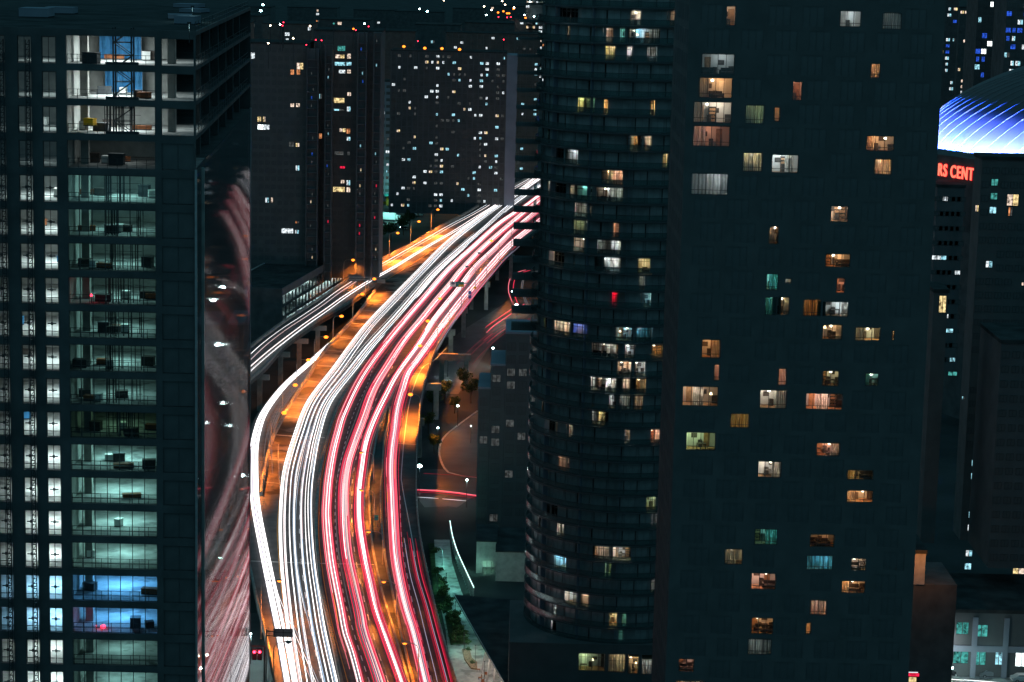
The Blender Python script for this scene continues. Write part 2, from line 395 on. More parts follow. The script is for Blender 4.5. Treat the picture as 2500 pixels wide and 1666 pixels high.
# bents (column rows with cap beams) under the deck
for k, (y, ext) in enumerate(((615,1),(680,1),(742,1),(795,1.5),(853,10.5),(925,4.0),(1010,1))):
    e = P(xat(RED,y), y, z=ZD); t = thing('bridge_bent', ('short concrete bent in the dark under the expressway, '+['','farthest','second farthest','middle one','','','nearest of them'][min(6,k+1) if k<3 else 4 if k==3 else 6] if ext<3 else 'concrete bent whose long hammerhead beam reaches out right of the expressway' if ext>8 else 'concrete bent with a shorter hammerhead beam, nearer than the long one'), 'bridge pier', (e.x,e.y,0), 0, 'expressway bents')
    B().box(-16,ext,-.9,.9,ZD-3.3,ZD-1.32).build('cap_beam', K['concrete'], t)
    for cx in ((ext-1.4),(ext-9) if ext>3 else -6,-14): B().box(cx-.75,cx+.75,-.7,.7,0,ZD-3.3).build('column', K['concrete'], t)
for k, (x, y) in enumerate(((700,850),(745,818),(790,787),(650,905))):
    e = P(x,y,z=ZD); t = thing('bridge_bent', 'concrete column bent under the far curving ramp, '+['second from right','third from right','nearest the gore','leftmost'][k], 'bridge pier', (e.x,e.y,0), 0, 'ramp bents')
    B().box(-5,1,-.7,.7,ZD-2.8,ZD-1.32).build('cap_beam', K['concrete'], t); B().box(-2.6,-1.2,-.6,.6,0,ZD-2.8).build('column', K['concrete'], t)

# ================================================================ streaks of light left by the traffic
TW = emis('trail_white', (1,.97,.97), 2.6); TW2 = emis('trail_soft_white', (.85,.86,.95), 1.1); TC = emis('trail_cool', (.55,.75,1), 1.0); TP = emis('trail_pink', (1,.20,.26), 1.25)
TPW = emis('trail_pink_white', (1,.66,.64), 1.5); TR = emis('trail_red', (.9,.04,.10), 1.1); TDR = emis('trail_deep_red', (.45,.012,.04), .8); TO = emis('trail_orange', (1,.27,.08), 1.1); TLV = emis('trail_lavender', (.62,.55,.75), .7)
TDW = emis('trail_faint_white', (.55,.56,.6), .45)
def bundle(label, cat, px, z, streaks, group, step=5.0, c=None, taper=None):
    """streaks: (offset metres, radius, material, start 0..1, end 0..1, extra height)"""
    c = c or pc(px, z=z, step=step); t = thing('light_trail', label, cat, c[0], 0, group)
    n = len(c)
    for (o, r, m, a, b_, dz) in streaks:
        i0, i1 = int(a*(n-1)), int(b_*(n-1))+1
        if i1-i0 < 3: continue
        ph, am = random.uniform(0,6.28), random.uniform(.02,.12)
        seg = offset(c, [o*(taper[0]+(taper[1]-taper[0])*i/(n-1) if taper else 1)+am*math.sin(ph+i*.09) for i in range(n)], dz)[i0:i1]
        rr = [r*(.35+.65*min(1,(k+1)/3,(len(seg)-k)/3)) for k in range(len(seg))]
        B().tube([p-c[0] for p in seg], rr, 4).build('streak', m, t, recalc=False)
    return t
rnd = random.uniform
def whites(spec, full=.8):
    out = []
    for (o, w, nn) in spec:
        for i in range(nn):
            m = random.choice([TW,TW,TW,TW2,TPW,TW,TC,TW]); a, b_ = (0,1) if random.random()<full else (rnd(0,.35), rnd(.6,1))
            out.append((o+rnd(-w,w), random.choice([.03,.04,.05,.065,.09]), m, a, b_, rnd(0,.4)))
    return out
def reds(w, n_core, n_edge, hot=.5):
    out = []
    for i in range(n_core):                                  # hot core, pink shoulders
        a = rnd(-.3,.8); L = rnd(.2,.8); o = random.gauss(0,.42)*w
        if abs(o) > w: continue
        if abs(o) < .38*w: m = random.choice([TW,TW,TPW,TPW,TP]) if random.random() < hot else random.choice([TPW,TP,TLV,TP,TR])
        else: m = random.choice([TP,TPW,TR,TP,TLV,TR])
        out.append((o, rnd(.035,.085), m, max(0,a), min(1,a+L), rnd(-.1,.4)))
    for i in range(n_edge):
        a = rnd(-.3,.8); L = rnd(.2,.9); s_ = random.choice([-1,1])
        out.append((s_*rnd(.55,1.0)*w, rnd(.035,.08), random.choice([TR,TR,TR,TDR,TR,TP,TP]), max(0,a), min(1,a+L), rnd(-.1,.2)))
    for i in range(14):                                      # extra white streaks that brighten the far bend
        o = rnd(-.8,.8)*w; out.append((o, rnd(.04,.10), random.choice([TW,TW,TPW,TP]), rnd(0,.12), rnd(.35,.66), rnd(0,.4)))
    for i in range(18):                                      # faint fill between the lanes
        a = rnd(-.2,.7); out.append((rnd(-1.5,1.5)*w, rnd(.02,.04), random.choice([TDR,TLV,TDR,TR,TDW]), max(0,a), min(1,a+rnd(.2,.7)), rnd(-.2,.2)))
    for i in range(14):                                      # short brake light dashes
        a = rnd(0,.97); out.append((rnd(-1,1)*w, rnd(.06,.10), random.choice([TO,TP,TR]), a, min(1,a+rnd(.006,.03)), rnd(.1,.8)))
    return out
GT = 'streaks of light over the traffic lanes'
W1 = [(1320,432),(1268,471),(1220,502),(1167,540),(1098,595),(1029,666),(968,729),(908,793),(866,848),(829,900),(769,982),(738,1063),(715,1145),(708,1210),(706,1288),(710,1377),(719,1465),(729,1546),(748,1666),(760,1730)]
W2 = [(1320,450),(1281,477),(1236,510),(1190,552),(1121,611),(1060,667),(1007,729),(964,779),(905,844),(861,900),(798,982),(769,1063),(753,1145),(746,1210),(746,1288),(752,1377),(764,1465),(777,1546),(803,1666),(816,1730)]
bundle('white headlight streaks on the left lane of the main carriageway beside the orange kerb', 'light trail', W1, 12.65, whites([(-.9,.45,5),(-.1,.3,3),(.9,.3,4),(1.9,.4,3)]), GT)
bundle('white headlight streaks on the main carriageway lane next to the median', 'light trail', W2, 12.65, whites([(-1.0,.4,5),(.1,.25,4),(.9,.35,6),(1.8,.2,1)]), GT)
bundle('blinding white headlight band on the inner curved ramp', 'light trail', None, 0, [(rnd(-.95,.95), rnd(.05,.12), random.choice([TW,TW,TW,TW2,TLV]), 0, 1, .65+rnd(0,.4)) for i in range(19)]+[(rnd(-4.6,-2.0), .035, TDW, 0, rnd(.4,.6), .6) for i in range(8)], GT, c=c_ir)
U1 = [(1320,424),(1283,445),(1251,463),(1174,512),(1098,553),(1036,589),(960,633),(891,672),(830,711),(784,745),(738,776),(692,806),(646,841),(609,875),(570,915),(540,950)]
U2 = [(1320,436),(1290,456),(1251,479),(1174,525),(1113,563),(1052,598),(960,655),(900,689),(845,724),(799,757),(753,789),(707,823),(661,859),(615,899),(585,930),(560,960)]
bundle('thin white streaks on the outer lane of the far ramp', 'light trail', U1, 12.65, whites([(-.8,.3,3),(.7,.35,4)]), GT)
bundle('thin white streaks on the inner lane of the far ramp', 'light trail', U2, 12.65, whites([(-.6,.3,3),(.7,.3,3)]), GT)
R1 = [(1330,468),(1281,505),(1220,546),(1159,601),(1098,657),(1038,726),(1000,770),(954,825),(905,890),(871,945),(839,1014),(827,1053),(814,1104),(804,1165),(800,1210),(798,1266),(806,1355),(817,1421),(830,1487),(841,1546),(857,1594),(876,1666),(890,1730)]
R2 = [(1330,482),(1285,516),(1263,534),(1220,570),(1174,611),(1128,660),(1104,691),(1068,733),(1029,781),(986,833),(950,888),(912,951),(886,1022),(863,1084),(847,1135),(839,1196),(840,1277),(847,1355),(863,1432),(878,1498),(887,1546),(925,1660),(942,1730)]
R3 = [(1330,502),(1278,543),(1243,572),(1213,603),(1162,652),(1119,709),(1087,748),(1055,790),(1026,838),(973,912),(943,967),(914,1027),(894,1084),(884,1145),(877,1206),(878,1277),(889,1355),(903,1421),(918,1487),(938,1546),(979,1660),(1000,1730)]
R4 = [(1330,530),(1278,571),(1258,587),(1228,616),(1191,658),(1160,695),(1122,740),(1080,795),(1050,838),(1020,880),(998,910),(984,951),(971,998),(965,1043),(957,1104),(955,1155),(957,1210),(960,1277),(965,1355),(976,1421),(991,1487),(1009,1546),(1036,1660),(1052,1730)]
R5 = [(996,1299),(1013,1399),(1035,1476),(1053,1546),(1078,1640),(1092,1700)]
bundle('red and pink tail light streaks in the lane beside the median', 'light trail', R1, 12.8, reds(1.2,44,36,.35), GT, taper=(1.4,.82))
bundle('red and pink tail light streaks in the second lane from the median', 'light trail', R2, 12.8, reds(1.25,48,34,.45), GT, taper=(1.45,.82))
bundle('red and white tail light streaks in the lane left of the gore', 'light trail', R3, 12.8, reds(1.1,46,32,.65), GT, taper=(1.5,.8))
bundle('bright red and white streaks in the exit lane right of the gore', 'light trail', R4, 12.8, reds(1.15,52,34,.75), GT, taper=(1.55,.85))
bundle('faint dark red streaks on the far right exit lane at the bottom', 'light trail', R5, 12.8, [(rnd(-1.6,1.6), rnd(.03,.06), random.choice([TDR,TR,TLV,TDR]), rnd(0,.3), 1, 0) for i in range(11)], GT)
bundle('loose red streaks on the right lane of the upper bend', 'light trail', [(1278,586),(1228,630),(1191,672),(1160,708),(1126,752),(1096,790),(1064,838),(1040,880)], 12.8, [(rnd(-1.6,1.6), rnd(.03,.08), random.choice([TR,TP,TO,TR,TLV]), rnd(0,.5), rnd(.6,1), 0) for i in range(30)], GT)

bundle('thin white streaks crossing from the ramp into the main lanes at the lower left', 'light trail', [(668,1405),(678,1450),(700,1505),(735,1585),(780,1690)], 12.75, [(0,.035,TW,0,1,0),(.5,.03,TPW,.1,.95,.1),(-.6,.03,TW2,.25,1,0)], GT, step=4)
bundle('thin bluish white streak changing lanes on the main carriageway', 'light trail', [(760,1040),(742,1110),(728,1180),(722,1250),(722,1320),(730,1400),(745,1480),(770,1580)], 12.75, [(0,.035,TC,0,1,0),(.3,.03,TW,0,.9,.1)], GT, step=4)
# ================================================================ street lamps, signs
def street_lamp(base, head, label, lit=True, group='street lamps of the expressway', z=ZD, power=26000, r=.11):
    p = P(base[0],base[1],z=z); h = P(head[0],head[1],y=p.y)
    t = thing('street_lamp', label, 'street lamp', p, 0, group)
    H, dx = h.z-p.z, h.x-p.x; sg = 1 if dx > 0 else -1; k = min(1.4, abs(dx)*.6, H*.2)
    B().tube([(0,0,0),(0,0,.5),(0,0,H-k)], [r*1.7,r*1.2,r*.75], 8).build('pole', K['pole'], t)
    arm = [(0,0,H-k)]+[(sg*k*(1-math.cos(a)),0,H-k+k*math.sin(a)) for a in (.4,.8,1.2,1.57)]+[(dx-sg*.35,0,H+.08)]
    B().tube(arm, r*.55, 6).build('arm', K['pole'], t)
    hd = B().ell((0,0,.1), .62, .26, .16).build('lamp_head', K['pole'], t, (dx,0,H))
    B().ell((0,0,-.06), *((.66,.5,.42) if p.y > 520 else (.40,.30,.24)), 10, 6).build('lens', E_LAMP if lit else K['pale_wall'], hd)
    if lit:                                                        # batwing light spread along the road
        lamp('lamp_light', 'SPOT', power*.55, (1,.235,.022), hd, (0,0,-.66), spot_size=math.radians(140), spot_blend=.5, shadow_soft_size=.25)
        for s_ in (-1,1): lamp('lamp_light', 'SPOT', power*2.6, (1,.235,.022), hd, (0,s_*.1,-.66), (s_*math.radians(50),0,0), spot_size=math.radians(58), spot_blend=1, shadow_soft_size=.25)
    return t
o10 = ['farthest','second farthest','third farthest','fourth farthest','fifth farthest']
for (b_, h), w in zip((((1052,569),(1069,512)),((1002,599),(1023,541)),((950,630),(971,569)),((897,656),(915,599)),((839,690),(862,635))), o10):
    street_lamp(b_, h, f'orange lit street lamp on the far ramp outer edge, {w} of five', power=75000 if w[:2] in ('fa','se','th') else 34000 if w[:2] == 'fo' else 9000)
street_lamp((892,727), (914,681), 'orange lit street lamp beside the sign gantry at the ramp gore')
for b_, h, w in (((861,782),(885,718),'topmost of its row, beside the tip of the gap'),((813,828),(834,772),'second from the top of its row'),((767,890),(796,823),'third from the top of its row'),((724,943),(753,879),'fourth from the top, where the white ramp appears'),((690,999),(721,940),'fifth from the top, beside the white ramp'),((661,1095),(694,1008),'sixth from the top, at the white ramp bend')):
    street_lamp(b_, h, 'orange lamp along the closed strip, '+w, power=15000)
street_lamp((583,1185), (608,1093), 'orange street lamp half hidden behind the edge of the reflecting facade')
street_lamp((637,1560), (682,1418), 'orange lit street lamp with curved arm at the lower left, over the white streaks')
street_lamp((668,1752), (704,1568), 'unlit street lamp with curved arm at the very bottom left', lit=False)
for b_, h, w, l in (((1248,616),(1230,548),'unlit, farthest of the row near the balconies',0),((1218,650),(1200,588),'lit, second farthest of the row',1),((1188,682),(1170,618),'unlit, third farthest of the row',0),((1160,708),(1140,651),'unlit, just behind the green guide sign',0),((1126,757),(1106,692),'unlit, just in front of the green guide sign',0),((1096,797),(1074,729),'lit, glaring in the middle of the red bend',1),((1068,855),(1045,784),'lit, above the place where the red lanes split',1),((1048,908),(1025,844),'lit, next before the hammerhead beam',1),((1025,1035),(1002,963),'lit, nearest on the right parapet',1)):
    street_lamp(b_, h, 'slim lamp on the right parapet, '+w, lit=bool(l), power=34000)
for b_, h, w in (((912,1180),(882,1105),'farthest of the gore row'),((914,1265),(882,1197),'second of the gore row'),((934,1378),(900,1298),'third of the gore row'),((968,1510),(937,1420),'fourth of the gore row'),((1021,1672),(988,1570),'nearest of the gore row at the bottom')):
    street_lamp(b_, h, 'orange street lamp on the gore barrier, '+w, power=9000)

def path_lamp(px, py, hm, label, z=0, group='white street and path lamps', power=1500, big=.28, col=(.7,1,.97)):
    y = None; p = P(px,py,z=z+hm); t = thing('path_lamp', label, 'lamp', (p.x,p.y,z), 0, group)
    B().tube([(0,0,0),(0,0,hm-.1)], [.1,.06], 6).build('pole', K['dark_metal'], t)
    B().box(-.1,.5,-.1,.1,hm+.18,hm+.28).build('lamp_head', K['dark_metal'], t)
    B().ell((0,0,hm), big*1.3, big, big*.8).build('lens', E_WLAMP, t)
    lamp('lamp_light', 'POINT', power, col, t, (0,-.1,hm-.45), shadow_soft_size=.3)
    return t
path_lamp(1024,1138,9,'white glaring lamp on a tall pole just right of the expressway parapet', big=.5, power=900)
path_lamp(1118,991,6,'white park lamp on a short pole above the curved park road',power=260)
path_lamp(1069,1045,6,'small white park lamp between the expressway and the curved road',power=160,big=.2)
path_lamp(1252,712,8,'upper of two white lamps by the red trails left of the round tower', big=.4, power=3000)
path_lamp(1261,744,8,'lower of two white lamps by the red trails left of the round tower', big=.4, power=3000)
path_lamp(1228,432,10,'white glaring lamp above the far end of the expressway', big=1.0, power=9000)
path_lamp(1204,850,6,'white lamp over the little lit forecourt beside the red trails', power=2600)
path_lamp(1094,868,7,'white lamp under the long hammerhead beam', power=1800)
path_lamp(942,286,10,'white glaring lamp in front of the pale far facade', big=1.2, power=30000)
path_lamp(928,419,9,'white violet lamp beside the far orange lit street', big=.7, power=6000)
path_lamp(2321,1631,4.0,'round white street globe lamp in front of the grey office', big=.4, power=2500)

def panel(name, label, cat, base, z, parts, group=None):
    p = P(base[0], base[1], z=z); t = thing(name, label, cat, p, 0, group)
    for (nm, x0,y0,x1,y1, dy, th, m) in parts:
        a, c = P(x0,y1,y=p.y+dy)-p, P(x1,y0,y=p.y+dy)-p
        B().box(a.x,c.x,dy-th/2,dy+th/2,a.z,c.z).build(nm, m, t)
    return t
K['sign_green'] = mat('sign_green', (.02,.22,.16), .4, var=.1); K['sign_white'] = mat('sign_white', (.8,.82,.8), .4, var=.05); K['sign_yellow'] = mat('sign_yellow', (.85,.5,.03), .4, var=.05); K['sign_blue'] = mat('sign_blue', (.12,.2,.55), .4, var=.1); K['sign_back'] = mat('sign_back', (.16,.17,.19), .6, .3, var=.15, scale=1)
gs = panel('guide_sign', 'green guide sign with white panel and yellow corner, cantilevered over the red lanes', 'sign', (1147,742), ZD,
  [('post',1145.3,689,1147,741,0,.25,K['pole']),('gantry_arm',1100,691,1146,692.2,0,.2,K['pole']),('sign_panel',1099,688.5,1133,700.5,-.2,.08,K['sign_green']),('white_panel',1099.5,689.5,1113,700,-.27,.05,K['sign_white']),('yellow_tab',1120,695.5,1132,700,-.27,.05,K['sign_yellow'])])
lamp('sign_light','SPOT',600,(1,1,1),gs,P(1114,702,y=gs.location.y)-gs.location+Vector((0,-3,-.5)),(math.radians(110),0,0),spot_size=math.radians(120))
def smalltext(s, size, loc, parent, m, name='lettering'):
    c = bpy.data.curves.new(name,'FONT'); c.body = s; c.size = size; c.extrude = .01; c.align_x = 'CENTER'; c.align_y = 'CENTER'
    c.materials.append(m); o = bpy.data.objects.new(name, c); COL.objects.link(o); o.parent = parent; o.location = loc; o.rotation_euler = (math.pi/2,0,0); return o
panel('information_sign', 'pair of small blue signs one above the other on the right parapet', 'sign', (1147,745), ZD, [('post',1146.4,709,1147.4,744,.1,.12,K['pole']),('upper_panel',1143,711,1151,719,0,.06,K['sign_blue']),('lower_panel',1143,720.5,1151,729,0,.06,K['sign_blue'])])
p = P(1159,712,z=ZD); t = thing('warning_sign', 'yellow diamond warning sign on the right parapet', 'sign', p)
B().tube([(0,0,0),(0,0,1.6)], .05, 6).build('post', K['pole'], t)
d = B(); d.add([(0,-.06,.5),(.75,-.06,1.3),(0,-.06,2.1),(-.75,-.06,1.3),(0,-.02,.5),(.75,-.02,1.3),(0,-.02,2.1),(-.75,-.02,1.3)], [(0,1,2,3),(7,6,5,4),(0,4,5,1),(1,5,6,2),(2,6,7,3),(3,7,4,0)]); d.build('sign_panel', K['sign_yellow'], t)
panel('sign_gantry', 'dark overhead sign seen from behind over the upper ramp, with orange lit panel', 'sign', (899,711), ZD,
  [('post',898.3,678,899.8,711,0,.25,K['pole']),('gantry_arm',851,677,926,678.5,0,.25,K['pole']),('lower_arm',851,683,926,684,0,.2,K['pole']),('sign_back',850,672,881,687,.3,.12,K['sign_back']),('orange_panel',920,682.5,940.5,691.5,.35,.12,K['concrete'])])
sg = panel('sign_gantry', 'grey overhead sign seen from behind above the white streaks at the lower left', 'sign', (650,1664), ZD,
  [('post',649,1536,651.5,1663,0,.3,K['dark_metal']),('upper_arm',650,1540.5,672,1542,0,.15,K['dark_metal']),('lower_arm',650,1552,672,1553.5,0,.15,K['dark_metal']),('sign_back',668,1536,715,1555,.1,.1,K['dark_metal'])])
for k in range(2):
    for j in range(2):
        a, c = P(670+k*22.3,1553-j*9,y=sg.location.y)-sg.location, P(690.5+k*22.3,1546-j*9,y=sg.location.y)-sg.location
        B().box(a.x,c.x,-.02,.03,a.z,c.z).build('back_panel', K['sign_back'], sg)
panel('lane_sign', 'small teal sign back on the gore between the red lanes', 'sign', (919,1300), ZD, [('post',918.6,1270,919.6,1300,0,.12,K['pole']),('sign_panel',914,1258,924,1270.5,0,.08,mat('sign_teal',(.05,.35,.36),.5,var=.2)),('cross_bar',914,1264,924,1264.8,-.06,.04,K['dark_metal'])])

# ================================================================ lit rooms behind windows
ROOMC = {'w':(.85,.95,1),'n':(1,.82,.66),'o':(1,.47,.18),'y':(1,.78,.38),'p':(1,.5,.36),'t':(.25,.85,.78),'b':(.06,.2,1),'c':(.25,.7,1),'g':(.75,1,.5),'d':(.6,.68,.66),'r':(1,.02,.08)}
unit_pane = B().box(0,1,-.01,.01,0,1).mesh('pane', K['pane'])
unit_curtain = {}
for k_ in ('sheer','teal_curtain','ochre_curtain'):
    cb = B(); N = 16
    cb.add([(i/N, .06*math.sin(i*2.1), z) for z in (0,1) for i in range(N+1)], [(i,i+1,N+2+i,N+1+i) for i in range(N)]); unit_curtain[k_] = cb.mesh('curtain', K[k_])
room_mesh = {}
K['room_peach'] = mat('room_peach', (.62,.47,.36), .9, var=.06); K['room_grey'] = mat('room_grey', (.40,.41,.42), .9, var=.06); K['room_white'] = mat('room_white', (.82,.82,.80), .8, var=.03)
def roommesh(w, h, dp):
    key = (round(w*4)/4, round(h*4)/4, dp, random.randrange(4))
    if key not in room_mesh:
        w, h = key[0]+.5, key[1]; b = B(); vr = key[3]
        x = w/2+.3; z0, z1 = -.12, h+.12
        b.add([(-x,.25,z0),(x,.25,z0),(x,dp,z0),(-x,dp,z0)], [(0,1,2,3)], 1)
        b.add([(-x,.25,z0),(x,.25,z0),(x,dp,z0),(-x,dp,z0),(-x,.25,z1),(x,.25,z1),(x,dp,z1),(-x,dp,z1)], [(4,5,6,7),(3,2,6,7),(0,3,7,4),(1,2,6,5)], 0)
        # door and picture on the back wall
        sx = -1 if vr % 2 else 1
        b.box(*sorted((-sx*x*.55,-sx*(x*.55-.75))),dp-.06,dp-.01,z0,1.95,1 if vr < 2 else 3)
        b.box(*sorted((sx*x*.1,sx*(x*.1+.75))),dp-.05,dp-.01,1.0,1.6,2)
        b.box(*sorted((sx*x*.6,sx*x*.99)),dp-.45,dp-.01,z0,h*(.35 if vr == 0 else .9),3 if vr % 2 else 2)
        b.box(*sorted((-sx*x*.15,-sx*(x*.15-.5))),dp-.5,dp-.02,z0,.75,2)
        room_mesh[key] = b.mesh('room', [random.choice([K['room'],K['room'],K['room_peach'],K['room_grey']]),K['wood_floor'],K['furniture'],K['room_white']])
    return room_mesh[key]
frame_cache = {}
def framemesh(w, h, n, tr):
    key = (round(w,2),round(h,2),n,tr)
    if key not in frame_cache:
        b = B(); t_ = .07
        b.box(-w/2,w/2,.08,.2,0,t_).box(-w/2,w/2,.08,.2,h-t_,h).box(-w/2,-w/2+t_,.08,.2,t_,h-t_).box(w/2-t_,w/2,.08,.2,t_,h-t_)
        for i in range(1,n): x = -w/2+w*i/n; b.box(x-.035,x+.035,.09,.19,t_,h-t_)
        if tr: b.box(-w/2+t_,w/2-t_,.095,.185,h*tr-.03,h*tr+.03)
        frame_cache[key] = b.mesh('window', K['frame'])
    return frame_cache[key]
dark_cache = {}
def dframe(w, h, n, tr, deep):
    key = (round(w,2),round(h,2),n,deep)
    if key not in frame_cache:
        b = B(); m_ = K['recess_wall'] if deep else K['dark_frame']; t_ = .07
        b.box(-w/2,w/2,.02,.12,0,t_).box(-w/2,w/2,.02,.12,h-t_,h).box(-w/2,-w/2+t_,.02,.12,t_,h-t_).box(w/2-t_,w/2,.02,.12,t_,h-t_)
        for i in range(1,n): x = -w/2+w*i/n; b.box(x-.035,x+.035,.03,.11,t_,h-t_)
        frame_cache[key] = b.mesh('window', m_)
    return frame_cache[key]
def darkmesh(w, h, deep=False):
    key = (round(w,2),round(h,2),deep)
    if key not in dark_cache: dark_cache[key] = B().box(-w/2+.05,w/2-.05,.07,.09,.05,h-.05).mesh('pane', K['recess_glass'] if deep else K['dark_glass'])
    return dark_cache[key]
lit_log = []
pend = B().ell((0,0,0),.2,.2,.16,8,5).mesh('pendant_lamp', emis('pendant_glow',(1,.88,.72),5))
def window(parent, base, rz, w, h, code=None, bright=1.0, cur=None, dp=2.9, tr=None, npan=None, deep=False):
    n = npan or max(1, round(w/1.0)); tr = .22 if tr is None else tr
    o = put('window', framemesh(w,h,n,tr), parent, base-parent.location, rz)
    if not code:
        o.data = dframe(w,h,n,tr,deep); put('pane', darkmesh(w,h,deep), o); return o
    pw = w/n
    for i in range(n): put('pane', unit_pane, o, (-w/2+i*pw+.04,.14,.05), 0, (pw-.08,1,h-.1))
    put('room', roommesh(w,h,dp), o)
    if cur:
        for (kind, a, c) in cur: put('curtain', unit_curtain[kind], o, (-w/2+a*w,.42,.02), 0, ((c-a)*w,1,h-.05))
    lamp('room_light', 'POINT', 150*bright*(.6+.16*w), ROOMC[code], o, (rnd(-.25,.25)*w, dp*.55, h-.25), shadow_soft_size=.12)
    if bright > .7 and w > 1.2: put('pendant_lamp', pend, o, (rnd(-.25,.25)*w, dp*.55, h-.42))
    lit_log.append((o, w, h, dp, code)); return o

# furniture silhouettes
def proto_shelf():
    t = thing('bookshelf','dark bookshelf standing inside a lit apartment window','bookshelf',(0,0,0),0,'bookshelves in lit rooms')
    f = B().box(-.45,-.41,-.15,.15,0,1.9).box(.41,.45,-.15,.15,0,1.9).box(-.41,.41,.12,.15,0,1.9).build('carcass', K['furniture'], t)
    for z in (.05,.5,.95,1.4,1.85): B().box(-.41,.41,-.15,.12,z,z+.03).build('shelf', K['furniture'], t)
    bk = B(); x = -.4
    for z in (.08,.53,.98,1.43):
        x = -.39
        while x < .3: w = rnd(.04,.09); bk.box(x,x+w-.008,-.1,.1,z,z+rnd(.2,.33)); x += w
    bk.build('books', K['wood_floor'], t); return t
def proto_sofa():
    t = thing('sofa','dark sofa standing inside a lit apartment window','sofa',(0,0,0),0,'sofas in lit rooms')
    B().box(-.8,.8,-.4,.3,.15,.42).build('seat', K['furniture'], t); B().box(-.8,.8,.3,.5,.15,.85).build('backrest', K['furniture'], t)
    for s in (-1,1): B().box(s*.9-.1,s*.9+.1,-.4,.5,.1,.6).build('armrest', K['furniture'], t)
    return t
def proto_table():
    t = thing('table','small dark table standing inside a lit apartment window','table',(0,0,0),0,'tables in lit rooms')
    B().box(-.6,.6,-.35,.35,.70,.75).build('tabletop', K['furniture'], t)
    for x in (-.55,.55):
        for y in (-.3,.3): B().box(x-.03,x+.03,y-.03,y+.03,0,.70).build('leg', K['furniture'], t)
    return t
def proto_lamp():
    t = thing('floor_lamp','glowing floor lamp standing inside a lit apartment window','lamp',(0,0,0),0,'floor lamps in lit rooms')
    B().tube([(0,0,0),(0,0,1.3)], [.03,.02], 6).build('pole', K['furniture'], t)
    B().tube([(0,0,1.3),(0,0,1.6)], [.2,.12], 8).build('lamp_shade', emis('lampshade',(1,.75,.45),3.5), t); return t
FUR = [proto_shelf(), proto_sofa(), proto_table(), proto_lamp()]; fur_used = [False]*4
def furnish(o, w, h, dp, code):
    par = o.parent; base = par.location+o.location; rz = o.rotation_euler.z
    k = 0
    for s in random.sample([-.3,.05,.33], random.choice([1,2,2])):
        i = random.choice([0,1,2,2,1,0,3])
        q = FUR[i] if not fur_used[i] else copy_tree(FUR[i]); fur_used[i] = True
        d = Vector((s*w, rnd(1.2,dp-1.0) if i != 0 else dp-.35, -.12)); d.rotate(Matrix.Rotation(rz,3,'Z'))
        q.location = base+d; q.rotation_euler = (0,0,rz)
        slab = par == t7; fl = int(round((130-base.z)/FH7))+1 if slab else int(round((131-base.z)/2.9))+1
        side = (base.x-X7a)/(X7b-X7a) if slab else (base.x-CX)/RR*.5+.5
        nm = {'bookshelf':'bookshelf','sofa':'sofa','table':'small table','floor_lamp':'glowing floor lamp'}[q.name.split('.')[0]]
        cn = {'w':'white','n':'warm white','o':'orange','y':'yellow','p':'pinkish','t':'teal','b':'blue','c':'cyan','g':'greenish','d':'dim','r':'red'}[code]
        q['label'] = f"{nm} in {cn} lit window, {'black slab' if slab else 'round tower'}, floor {fl} from top, {'left' if side < .36 else 'right' if side > .64 else 'middle'} part"

